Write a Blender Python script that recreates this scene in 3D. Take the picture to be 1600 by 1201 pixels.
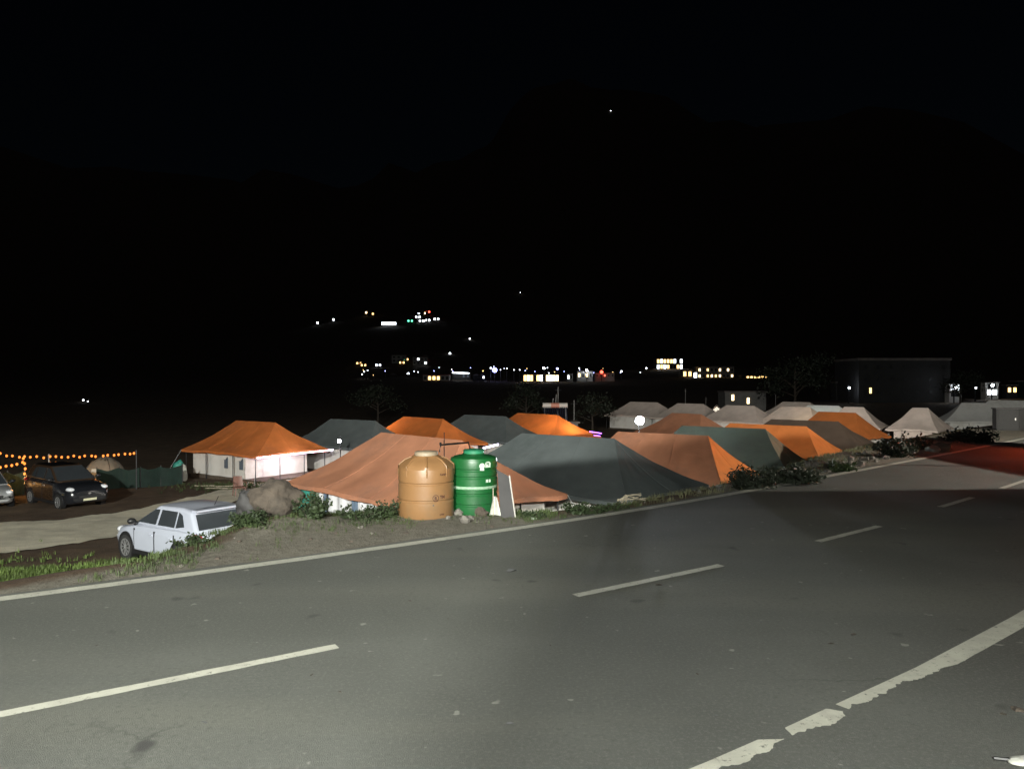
import bpy, math, random
import numpy as np
from mathutils import Vector, Matrix, noise

# ------------------------------------------------------------------ camera, sky, lights
sc = bpy.context.scene
col = sc.collection
for o in list(bpy.data.objects): bpy.data.objects.remove(o)
R = math.radians
F, CAMH, HY = 1150.0, 2.5, 595.0            # focal length in photo pixels, eye height, horizon row
cam = bpy.data.cameras.new('camera'); camo = bpy.data.objects.new('camera', cam); col.objects.link(camo)
camo.location = (0, 0, CAMH); camo.rotation_euler = (R(90) - math.atan(5.5 / F), 0, 0)
cam.sensor_width = 36; cam.lens = 36 * F / 1600; cam.clip_start = .1; cam.clip_end = 9000
sc.camera = camo
sc.view_settings.view_transform = 'Standard'; sc.view_settings.look = 'None'
sc.view_settings.exposure = 0; sc.view_settings.gamma = 1
w = bpy.data.worlds.new('World'); sc.world = w; w.use_nodes = True
nt = w.node_tree; bg = nt.nodes['Background']
sky = nt.nodes.new('ShaderNodeTexSky'); sky.sky_type = 'NISHITA'; sky.sun_disc = False
sky.sun_elevation = R(25); sky.sun_rotation = R(200); sky.air_density = 1.0
nt.links.new(sky.outputs[0], bg.inputs[0]); bg.inputs[1].default_value = 0.0003

def light(kind, loc, power, color, aim=None, size=None, blend=None, radius=.05, parent=None):
    d = bpy.data.lights.new('lamp_light', kind); d.energy = power; d.color = color
    o = bpy.data.objects.new('lamp_light', d); col.objects.link(o); o.location = loc
    if kind != 'SUN': d.shadow_soft_size = radius
    if aim is not None:
        o.rotation_euler = (Vector(aim) - Vector(loc)).to_track_quat('-Z', 'Y').to_euler()
    if size: d.spot_size = R(size); d.spot_blend = blend
    if parent: o.parent = parent
    return o

moon = light('SUN', (0, 0, 50), 0.03, (.75, .85, 1), aim=(6, 14, 0)); moon.data.angle = R(2)
LAMP_A = Vector((-6, -20, 11)); LAMP_B = Vector((26, 20, 6.5))
POWER_A, POWER_B, POWER_RED, POWER_C = 30000, 17000, 480, 22000

random.seed(7); np.random.seed(7)
RND = random.Random(11)
rnd = RND.uniform
# ------------------------------------------------------------------ helpers
class MB:
    def __init__(s): s.v = []; s.f = []
    def add(s, vs, fs):
        n = len(s.v); s.v += [tuple(p) for p in vs]; s.f += [tuple(i + n for i in f) for f in fs]; return s
    def box(s, a, b):
        x0, y0, z0 = a; x1, y1, z1 = b
        return s.add([(x0,y0,z0),(x1,y0,z0),(x1,y1,z0),(x0,y1,z0),(x0,y0,z1),(x1,y0,z1),(x1,y1,z1),(x0,y1,z1)],
              [(3,2,1,0),(4,5,6,7),(0,1,5,4),(1,2,6,5),(2,3,7,6),(3,0,4,7)])
    def tube(s, pts, r, n=8, cap=True, r2=None):
        pts = [Vector(p) for p in pts]; k = len(pts); vs = []; fs = []
        for i, p in enumerate(pts):
            d = (pts[min(i+1,k-1)] - pts[max(i-1,0)]).normalized()
            a = Vector((0,0,1)) if abs(d.z) < .9 else Vector((1,0,0))
            u = d.cross(a).normalized(); w_ = d.cross(u)
            rr = r if r2 is None else r + (r2 - r) * i / max(1, k-1)
            for j in range(n):
                t = 2*math.pi*j/n; vs.append(p + u*math.cos(t)*rr + w_*math.sin(t)*rr)
        for i in range(k-1):
            for j in range(n): fs.append((i*n+j, i*n+(j+1)%n, (i+1)*n+(j+1)%n, (i+1)*n+j))
        if cap: fs.append(tuple(range(n))[::-1]); fs.append(tuple((k-1)*n+j for j in range(n)))
        return s.add(vs, fs)
    def lathe(s, prof, n=32, c=(0,0,0), mod=None):
        vs = []; fs = []; k = len(prof)
        for r, z in prof:
            for j in range(n):
                t = 2*math.pi*j/n; q = r * (mod(t, z) if mod else 1)
                vs.append((c[0]+q*math.cos(t), c[1]+q*math.sin(t), c[2]+z))
        for i in range(k-1):
            for j in range(n): fs.append((i*n+j, i*n+(j+1)%n, (i+1)*n+(j+1)%n, (i+1)*n+j))
        fs.append(tuple(range(n))[::-1]); fs.append(tuple((k-1)*n+j for j in range(n)))
        return s.add(vs, fs)
    def grid(s, fn, nu, nv):
        vs = [fn(i/nu, j/nv) for j in range(nv+1) for i in range(nu+1)]
        fs = [(j*(nu+1)+i, j*(nu+1)+i+1, (j+1)*(nu+1)+i+1, (j+1)*(nu+1)+i) for j in range(nv) for i in range(nu)]
        return s.add(vs, fs)
    def sheet(s, pts, nrm, t):            # thick flat polygon
        n = len(pts); nrm = Vector(nrm).normalized() * t; a = [Vector(p) for p in pts]; b = [p + nrm for p in a]
        return s.add(a + b, [tuple(range(n))[::-1], tuple(range(n, 2*n))] + [(i, (i+1)%n, n+(i+1)%n, n+i) for i in range(n)])
    def ball(s, c, rx, ry, rz, nu=12, nv=8, jit=0, seed=0):
        vs = []; fs = []
        for j in range(nv+1):
            ph = math.pi*j/nv
            for i in range(nu):
                t = 2*math.pi*i/nu
                d = Vector((math.sin(ph)*math.cos(t), math.sin(ph)*math.sin(t), math.cos(ph)))
                k = 1 + jit*noise.noise(d*1.7 + Vector((seed*3.1, seed, 0))) + .5*jit*noise.noise(d*4 + Vector((seed, 9, seed)))
                vs.append((c[0]+d.x*rx*k, c[1]+d.y*ry*k, c[2]+d.z*rz*k))
        for j in range(nv):
            for i in range(nu): fs.append((j*nu+i, (j+1)*nu+i, (j+1)*nu+(i+1)%nu, j*nu+(i+1)%nu))
        return s.add(vs, fs)
    def mesh(s, name, mat, smooth=False):
        m = bpy.data.meshes.new(name); m.from_pydata(s.v, [], s.f); m.update()
        if mat: m.materials.append(mat)
        if smooth:
            m.polygons.foreach_set('use_smooth', [True]*len(m.polygons))
            if smooth != 'all': m.set_sharp_from_angle(angle=R(40))
        return m
    def build(s, name, mat, parent=None, smooth=False, loc=None, rz=None):
        o = bpy.data.objects.new(name, s.mesh(name, mat, smooth)); col.objects.link(o)
        if parent: o.parent = parent
        if loc is not None: o.location = loc
        if rz is not None: o.rotation_euler = (0, 0, rz)
        return o
def tag(o, label=None, cat=None, group=None, kind=None):
    if label: o['label'] = label
    if cat: o['category'] = cat
    if group: o['group'] = group
    if kind: o['kind'] = kind
    return o
def thing(name, label, cat, loc=(0,0,0), rz=0, group=None):
    o = bpy.data.objects.new(name, None); col.objects.link(o); o.location = loc; o.rotation_euler = (0,0,rz)
    o.empty_display_size = .1
    return tag(o, label, cat, group)
def copy_tree(o, parent=None):
    c = o.copy(); col.objects.link(c); c.parent = parent
    for ch in list(o.children): copy_tree(ch, c)
    return c

# ------------------------------------------------------------------ materials
def mat(name, base, rough=.7, var=.15, scale=6, bump=0, bscale=40, metal=0, emit=None, es=0, transl=0, spec=.5, coat=0, dirt=None, alpha=1, trans=0):
    m = bpy.data.materials.new(name); m.use_nodes = True; t = m.node_tree; N = t.nodes; L = t.links
    p = N['Principled BSDF']; p.inputs['Roughness'].default_value = rough; p.inputs['Metallic'].default_value = metal
    p.inputs['Specular IOR Level'].default_value = spec; p.inputs['Coat Weight'].default_value = coat
    tc = N.new('ShaderNodeTexCoord'); n = N.new('ShaderNodeTexNoise'); n.inputs['Scale'].default_value = scale; n.inputs['Detail'].default_value = 6
    L.new(tc.outputs['Object'], n.inputs['Vector'])
    r = N.new('ShaderNodeValToRGB'); b = Vector(base)
    r.color_ramp.elements[0].position = .3; r.color_ramp.elements[1].position = .7
    r.color_ramp.elements[0].color = (*(b*(1-var)), 1); r.color_ramp.elements[1].color = (*[min(1, x) for x in b*(1+var)], 1)
    L.new(n.outputs[0], r.inputs[0]); out = r.outputs[0]
    if dirt:
        n2 = N.new('ShaderNodeTexNoise'); n2.inputs['Scale'].default_value = scale*.45; n2.inputs['Detail'].default_value = 9; n2.inputs['Roughness'].default_value = .7
        L.new(tc.outputs['Object'], n2.inputs['Vector'])
        r2 = N.new('ShaderNodeValToRGB'); r2.color_ramp.elements[0].position = .5; r2.color_ramp.elements[1].position = .72
        L.new(n2.outputs[0], r2.inputs[0])
        mx = N.new('ShaderNodeMixRGB'); mx.inputs[2].default_value = (*dirt, 1); L.new(r2.outputs[0], mx.inputs[0]); L.new(out, mx.inputs[1]); out = mx.outputs[0]
    L.new(out, p.inputs['Base Color'])
    if bump:
        nb = N.new('ShaderNodeTexNoise'); nb.inputs['Scale'].default_value = bscale; nb.inputs['Detail'].default_value = 5
        L.new(tc.outputs['Object'], nb.inputs['Vector'])
        bm = N.new('ShaderNodeBump'); bm.inputs['Strength'].default_value = bump; bm.inputs['Distance'].default_value = .05
        L.new(nb.outputs[0], bm.inputs['Height']); L.new(bm.outputs[0], p.inputs['Normal'])
    if emit: p.inputs['Emission Color'].default_value = (*emit, 1); p.inputs['Emission Strength'].default_value = es
    if trans: p.inputs['Transmission Weight'].default_value = trans
    if transl:
        tr = N.new('ShaderNodeBsdfTranslucent'); L.new(out, tr.inputs[0])
        ms = N.new('ShaderNodeMixShader'); ms.inputs[0].default_value = transl
        L.new(p.outputs[0], ms.inputs[1]); L.new(tr.outputs[0], ms.inputs[2]); L.new(ms.outputs[0], N['Material Output'].inputs[0])
    return m
def emitter(name, c, s): return mat(name, (.05,.05,.05), emit=c, es=s)
M = {}
M['orange'] = mat('orange_canvas', (.56,.170,.045), .75, .14, 1.2, .45, 2.2, transl=.12, spec=.2, dirt=(.40,.135,.05))
M['faded'] = mat('faded_orange_canvas', (.45,.20,.115), .75, .14, 1.2, .45, 2.2, transl=.10, spec=.2, dirt=(.33,.165,.11))
M['grey'] = mat('grey_canvas', (.115,.130,.130), .75, .14, 1.2, .45, 2.2, transl=.03, spec=.2, dirt=(.085,.10,.10))
M['green'] = mat('dark_green_canvas', (.045,.062,.052), .75, .16, 1.2, .45, 2.2, transl=.03, spec=.2, dirt=(.045,.052,.042))
M['green_lit'] = mat('green_canvas_lit', (.135,.112,.078), .75, .16, 1.2, .45, 2.2, transl=.03, spec=.2, dirt=(.11,.09,.065))  # dark green canvas coloured warmer and paler, as its end looks under the street lamp
M['brown'] = mat('brown_canvas', (.085,.06,.045), .75, .16, 1.2, .45, 2.2, transl=.03, spec=.2, dirt=(.065,.05,.04))
M['cream'] = mat('cream_canvas', (.64,.54,.48), .75, .12, 1.2, .45, 2.2, transl=.10, spec=.2, dirt=(.54,.46,.40))
M['white'] = mat('white_canvas', (.76,.73,.69), .75, .06, 1.4, .2, 1.8, transl=.10, spec=.2, dirt=(.55,.51,.46))
M['pole'] = mat('dark_steel', (.035,.035,.038), .5, .2, 9, metal=.5)
M['steel'] = mat('galvanised_steel', (.45,.45,.44), .45, .2, 9, metal=.7)
M['mesh'] = mat('window_mesh', (.10,.12,.15), .8, .2, 20)
M['plinth'] = mat('stone_plinth', (.10,.075,.055), .9, .4, 8, .6, 12)
M['asph'] = mat('asphalt', (.063,.065,.058), .82, .18, .55, .5, 160, spec=.35)
M['paint'] = mat('road_paint', (.30,.295,.25), .7, .12, 5, .15, 90, dirt=(.22,.215,.185))
M['rock'] = mat('rock', (.056,.043,.032), .9, .35, 3.5, .9, 9, dirt=(.03,.025,.02))
M['stone'] = mat('pale_stone', (.135,.122,.105), .9, .3, 5, .6, 15)
M['bark'] = mat('bark', (.035,.026,.019), .9, .3, 12, .6, 30)
M['leaf'] = mat('leaf_green', (.025,.040,.013), .7, .4, 1.5, transl=.25)
M['leafd'] = mat('leaf_dark', (.012,.017,.008), .7, .4, 1.5, transl=.15)
M['grass'] = mat('grass_blades', (.045,.065,.018), .7, .45, 1.0, transl=.25)
M['lush'] = mat('lush_grass_blades', (.095,.14,.032), .7, .45, 1.0, transl=.25)
M['dry'] = mat('dry_weed', (.11,.11,.055), .8, .4, 1.3, transl=.2)
M['path'] = mat('pale_path', (.56,.51,.39), .95, .18, 1.3, .6, 18, dirt=(.44,.39,.29))
M['black'] = mat('black_plastic', (.012,.012,.013), .5, .2, 10)
M['rubber'] = mat('tyre_rubber', (.018,.018,.018), .85, .2, 20)
M['rim'] = mat('alloy', (.55,.55,.56), .35, .1, 10, metal=.8)
M['carw'] = mat('white_car_paint', (.40,.42,.49), .3, .03, 3, coat=.6)
M['carb'] = mat('black_car_paint', (.012,.013,.016), .22, .1, 3, coat=.8)
M['carrefl'] = mat('black_car_paint_reflection', (.06,.035,.02), .22, .1, 3, metal=.3, coat=.9)  # black paint coloured brown to stand for the orange bulbs reflected in it
M['cars'] = mat('silver_car_paint', (.42,.43,.44), .3, .05, 3, metal=.4, coat=.6)
M['glass'] = mat('car_glass', (.035,.04,.045), .06, .1, 3, spec=.8, coat=.4)
M['lens'] = mat('headlight_lens', (.75,.76,.8), .1, .15, 30, coat=1)
M['red'] = mat('tail_light_lens', (.38,.01,.02), .15, .2, 20, coat=1)
M['plate'] = mat('number_plate', (.6,.58,.4), .5, .1, 9)
M['platey'] = mat('yellow_number_plate', (.62,.42,.04), .5, .1, 9)
M['net'] = mat('green_net', (.006,.021,.015), .8, .25, 3, .5, 14, transl=.2)
M['tarp'] = mat('teal_tarp', (.05,.30,.24), .6, .25, 5, .6, 9, transl=.2)
M['yel'] = mat('yellow_trim', (.55,.62,.10), .7, .15, 8)
M['curtain'] = mat('white_cloth', (.70,.70,.72), .8, .08, 3, .3, 8, transl=.15)
M['bluegrey'] = mat('bluegrey_cloth', (.10,.14,.20), .8, .15, 4, .3, 10)
M['tanko'] = mat('tan_plastic', (.185,.097,.040), .42, .06, 2.5, .06, 12, spec=.4, dirt=(.135,.085,.045))
M['tankg'] = mat('green_plastic', (.006,.070,.017), .4, .10, 3, .06, 12, spec=.4, dirt=(.014,.050,.022))
M['lid'] = mat('tank_lid', (.24,.19,.13), .5, .1, 8)
M['lidg'] = mat('green_lid', (.03,.24,.12), .5, .1, 8)
M['ink'] = mat('dark_print', (.045,.014,.008), .7, .2, 20)
M['inkb'] = mat('black_print', (.05,.05,.05), .7, .2, 20)
M['sticker'] = mat('white_sticker', (.40,.46,.39), .6, .12, 25)
M['band'] = mat('pale_band', (.17,.27,.18), .6, .25, 18)
M['board'] = mat('grey_board', (.032,.030,.030), .8, .2, 3)
M['edge'] = mat('white_board_edge', (.36,.34,.31), .7, .1, 5)
M['chair'] = mat('brown_plastic', (.17,.075,.055), .5, .12, 6)
M['plank'] = mat('weathered_wood', (.30,.26,.19), .85, .3, 9)
M['sack'] = mat('sack_cloth', (.40,.40,.36), .85, .15, 4, .5, 10)
M['dometent'] = mat('dome_fabric', (.17,.15,.12), .7, .12, 3, .3, 6, transl=.1)
M['conc'] = mat('concrete', (.16,.155,.15), .9, .2, .8, .3, 6)
M['wallw'] = mat('painted_wall', (.42,.40,.37), .9, .12, .6)
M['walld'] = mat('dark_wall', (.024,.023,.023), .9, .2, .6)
M['roof'] = mat('tin_roof', (.13,.11,.10), .7, .25, 1)
M['roofr'] = mat('red_roof', (.32,.07,.05), .7, .2, 1)
M['panel'] = mat('solar_glass', (.02,.025,.05), .2, .1, 5)
M['heater'] = mat('heater_tank', (.55,.50,.46), .4, .1, 5)
M['heatr'] = mat('heater_band', (.50,.20,.14), .5, .1, 5)
M['truck'] = mat('truck_box', (.30,.29,.26), .6, .15, 2)
M['cab'] = mat('truck_cab', (.35,.12,.03), .45, .1, 3, coat=.3)
M['litwin'] = emitter('lit_window_warm', (1,.72,.36), 6)
M['litwhite'] = emitter('lit_window_white', (.85,.93,1), 9)
M['litgold'] = emitter('lit_window_gold', (1,.62,.22), 4)
M['litblue'] = emitter('lamp_blue', (.35,.38,1), 14)
M['litgreen'] = emitter('sign_green', (.12,.8,.4), 4)
M['litred'] = emitter('sign_red', (1,.09,.05), 6)
M['lampw'] = emitter('lamp_cold_white', (.82,.9,1), 120)
M['flood'] = emitter('flood_lens', (.85,.92,1), 900)
M['strip'] = emitter('led_strip', (.80,.68,1), 14)
M['stripv'] = emitter('led_strip_violet', (.42,.12,1), 7)
M['bulb'] = emitter('warm_bulb', (1,.24,.025), 2.2)
M['tail'] = emitter('lit_tail_lamp', (1,.06,.02), 20)

# ------------------------------------------------------------------ terrain functions
FAR = [(-5.85,8.41),(-4.73,9.07),(-3.46,9.95),(-1.92,11.06),(0,12.39),(2.48,14.23),(4.97,16.34),(7.17,18.31),(11.63,22.29),(15.91,26.14),(22.22,31.94)]
def smooth_line(pts, ext0, ext1, step):
    p = np.array(pts); d0 = p[1]-p[0]; d0 /= np.linalg.norm(d0); d1 = p[-1]-p[-2]; d1 /= np.linalg.norm(d1)
    p = np.vstack([p[0]-d0*ext0, p, p[-1]+d1*ext1])
    s = np.r_[0, np.cumsum(np.linalg.norm(np.diff(p, axis=0), axis=1))]
    q = np.arange(0, s[-1], step); x = np.interp(q, s, p[:,0]); y = np.interp(q, s, p[:,1])
    k = int(5/step) | 1; h = k//2
    for _ in range(2):
        xx = np.convolve(np.pad(x, h, 'reflect', reflect_type='odd'), np.ones(k)/k, 'valid'); yy = np.convolve(np.pad(y, h, 'reflect', reflect_type='odd'), np.ones(k)/k, 'valid')
        x, y = xx, yy
    return np.stack([x, y], 1)
LINE = smooth_line(FAR, 90, 130, .5)
TAN = np.gradient(LINE, axis=0); TAN /= np.linalg.norm(TAN, axis=1)[:,None]
NRM = np.stack([-TAN[:,1], TAN[:,0]], 1)
I0 = int(np.argmin(abs(LINE[:,0]))); ARC = (np.arange(len(LINE)) - I0) * .5      # t = 0 straight ahead of the camera
def road_st(x, y):
    x = np.atleast_1d(np.asarray(x, float)); y = np.atleast_1d(np.asarray(y, float))
    s = np.empty(x.shape); t = np.empty(x.shape)
    for a in range(0, len(x), 4000):
        dx = x[a:a+4000,None]-LINE[None,:,0]; dy = y[a:a+4000,None]-LINE[None,:,1]
        i = np.argmin(dx*dx+dy*dy, axis=1); k = np.arange(len(i))
        s[a:a+4000] = dx[k,i]*NRM[i,0]+dy[k,i]*NRM[i,1]; t[a:a+4000] = ARC[i]
    return s, t
def road_pt(t, s):
    i = min(max(int(round(t/.5))+I0, 0), len(LINE)-1); return LINE[i] + NRM[i]*s
def noise2(x, y, sc_, seed=0):
    return np.array([noise.noise(Vector((a*sc_, b*sc_, seed))) for a, b in zip(np.atleast_1d(x), np.atleast_1d(y))])
def height(x, y):
    x = np.atleast_1d(np.asarray(x, float)); y = np.atleast_1d(np.asarray(y, float))
    s, t = road_st(x, y)
    camp = np.interp(y, [16,18,22.7,25.5,29,37,45], [-1.9,-2,-2.4,-2.6,-2.75,-2.95,-3.2])
    vw = np.interp(t, [-9,-7,-5.3,-4.4,-3.5,-2.4,.45,1.1,3.5,9,16,23,32,60], [.6,.75,1.15,1.8,2.5,2.7,2.4,.9,.5,1.0,2.3,3.2,3.6,4])
    base = np.where(s < .35, -.05, -.03 + .03*np.clip(s, 0, 1))
    mound = .22*np.exp(-((t+3.1)/1.0)**2 - ((s-2.7)/.9)**2)
    k = np.clip((s - vw) / (1.6 + .9*np.abs(camp)), 0, 1); k = k*k*(3-2*k)
    z = np.where(s > vw, base*(1-k) + camp*k, base) + mound
    z += np.where(s > .5, (.05*noise2(x, y, .9) + .03*noise2(x, y, 2.7, 4)) * np.clip((s-.5)/1.0, 0, 1), 0)
    d = np.hypot(x, y); az = np.degrees(np.arctan2(x, y))
    far = np.interp(d, [0,120,200,350,450,600,900,1400,2600,4000], [0,0,2.0,5.2,7.2,14,46,130,640,900])
    left = np.exp(-((az+8)/9)**2)
    far += left*np.interp(d, [0,400,550,750,900,1400,2600], [0,0,9,26,34,60,0])
    far *= np.clip((y-60)/60, 0, 1)*np.where(s > 0, 1, 0)
    big = np.clip((d-1100)/1500, 0, 1)
    if big.max() > 0:
        far = far + big*(360*noise2(x, y, .0011, 3) + 150*noise2(x, y, .0037, 8) + 60*noise2(x, y, .011, 12) + 420*np.exp(-((az-6)/11)**2))
    return z + far
def H(x, y): return float(height(x, y)[0])
def on(px, py, zoff=0, dmin=6, dmax=140):                # photo pixel -> point on the terrain
    rx, rz = (px-800)/F, (HY-py)/F
    d = np.arange(dmin, dmax, .15); z = height(rx*d, d)
    hit = np.nonzero(CAMH + rz*d <= z)[0]; dd = d[hit[0]] if len(hit) else dmax
    return Vector((rx*dd, dd, H(rx*dd, dd) + zoff))
def at(px, py, d): return Vector(((px-800)/F*d, d, CAMH + (HY-py)/F*d))

# ------------------------------------------------------------------ ground, road, path
def axis(lo, a, b, hi, step):
    v = list(np.arange(a, b, step)); g = step
    x = b
    while x < hi: v.append(x); g *= 1.13; x += g
    v.append(hi); g = step; x = a; pre = []
    while x > lo: g *= 1.13; x -= g; pre.append(max(x, lo))
    return np.array(pre[::-1] + v)
gx = axis(-5200, -27, 27, 5200, .33); gy = axis(-300, 2, 44, 5200, .33)
XX, YY = np.meshgrid(gx, gy); ZZ = height(XX.ravel(), YY.ravel())
gm = MB(); gm.v = list(zip(XX.ravel().tolist(), YY.ravel().tolist(), ZZ.tolist())); nx, ny = len(gx), len(gy)
gm.f = [(j*nx+i, j*nx+i+1, (j+1)*nx+i+1, (j+1)*nx+i) for j in range(ny-1) for i in range(nx-1)]
def ground_material():
    m = bpy.data.materials.new('ground_earth'); m.use_nodes = True; t = m.node_tree; N = t.nodes; L = t.links
    p = N['Principled BSDF']; p.inputs['Roughness'].default_value = .95; p.inputs['Specular IOR Level'].default_value = .2
    tc = N.new('ShaderNodeTexCoord'); at_ = N.new('ShaderNodeAttribute'); at_.attribute_name = 'zone'
    sp = N.new('ShaderNodeSeparateColor'); L.new(at_.outputs['Color'], sp.inputs[0])
    def ns(scale, detail=8): 
        n = N.new('ShaderNodeTexNoise'); n.inputs['Scale'].default_value = scale; n.inputs['Detail'].default_value = detail; n.inputs['Roughness'].default_value = .65
        L.new(tc.outputs['Object'], n.inputs['Vector']); return n
    def ramp(src, c0, c1, a=.3, b=.7):
        r = N.new('ShaderNodeValToRGB'); r.color_ramp.elements[0].position = a; r.color_ramp.elements[1].position = b
        r.color_ramp.elements[0].color = (*c0,1); r.color_ramp.elements[1].color = (*c1,1); L.new(src, r.inputs[0]); return r.outputs[0]
    def mix(f, a, b):
        x = N.new('ShaderNodeMixRGB'); L.new(f, x.inputs[0]); L.new(a, x.inputs[1]); L.new(b, x.inputs[2]); return x.outputs[0]
    n1 = ns(.9); n2 = ns(7); n3 = ns(28)
    earth = ramp(n1.outputs[0], (.055,.036,.024), (.115,.080,.052))
    grav = mix(n3.outputs[0], ramp(n1.outputs[0], (.095,.086,.068), (.15,.135,.108)), ramp(n2.outputs[0], (.07,.063,.05), (.20,.185,.155), .35, .75))
    grs = ramp(n2.outputs[0], (.035,.045,.016), (.085,.10,.035))
    def wob(ch):
        a = N.new('ShaderNodeMath'); a.operation = 'ADD'; L.new(sp.outputs[ch], a.inputs[0])
        b = N.new('ShaderNodeMath'); b.operation = 'SUBTRACT'; L.new(n1.outputs[0], b.inputs[0]); b.inputs[1].default_value = .5
        L.new(b.outputs[0], a.inputs[1])
        r = N.new('ShaderNodeMapRange'); r.inputs[1].default_value = .35; r.inputs[2].default_value = .65; L.new(a.outputs[0], r.inputs[0]); return r.outputs[0]
    c = mix(wob(0), earth, grav); c = mix(wob(1), c, grs)
    L.new(c, p.inputs['Base Color'])
    bm = N.new('ShaderNodeBump'); bm.inputs['Strength'].default_value = .7; bm.inputs['Distance'].default_value = .06
    L.new(n2.outputs[0], bm.inputs['Height']); b2 = N.new('ShaderNodeBump'); b2.inputs['Strength'].default_value = .6; b2.inputs['Distance'].default_value = .03
    L.new(n3.outputs[0], b2.inputs['Height']); L.new(bm.outputs[0], b2.inputs['Normal']); L.new(b2.outputs[0], p.inputs['Normal'])
    return m
M['ground'] = ground_material()
ground = gm.build('ground', M['ground'], smooth='all'); tag(ground, kind='structure')
S_, T_ = road_st(XX.ravel(), YY.ravel())
VW_ = np.interp(T_, [-9,-7,-5.3,-4.4,-3.5,-2.4,.45,1.1,3.5,9,16,23,32,60], [.6,.75,1.15,1.8,2.5,2.7,2.4,.9,.5,1.0,2.3,3.2,3.6,4])
grav = np.clip(1.2 - (S_-VW_+.7)/.8, 0, 1)
grass = np.clip(1-abs(S_-VW_-.5)/1.3, 0, 1)*.62*np.clip((T_+6.5)/1.5, 0, 1)
xl, yl = XX.ravel(), YY.ravel()
grass = np.maximum(grass, .8*np.exp(-((xl+11.2)/4.5)**2-((yl-16.2)/2.4)**2))
grass = np.maximum(grass, .6*np.exp(-((xl+14)/2.6)**2-((yl-38)/2.0)**2))
attr = ground.data.color_attributes.new('zone', 'FLOAT_COLOR', 'POINT')
attr.data.foreach_set('color', np.stack([grav*(1-grass*.6), grass, grass*0, grass*0+1], 1).ravel())

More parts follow.
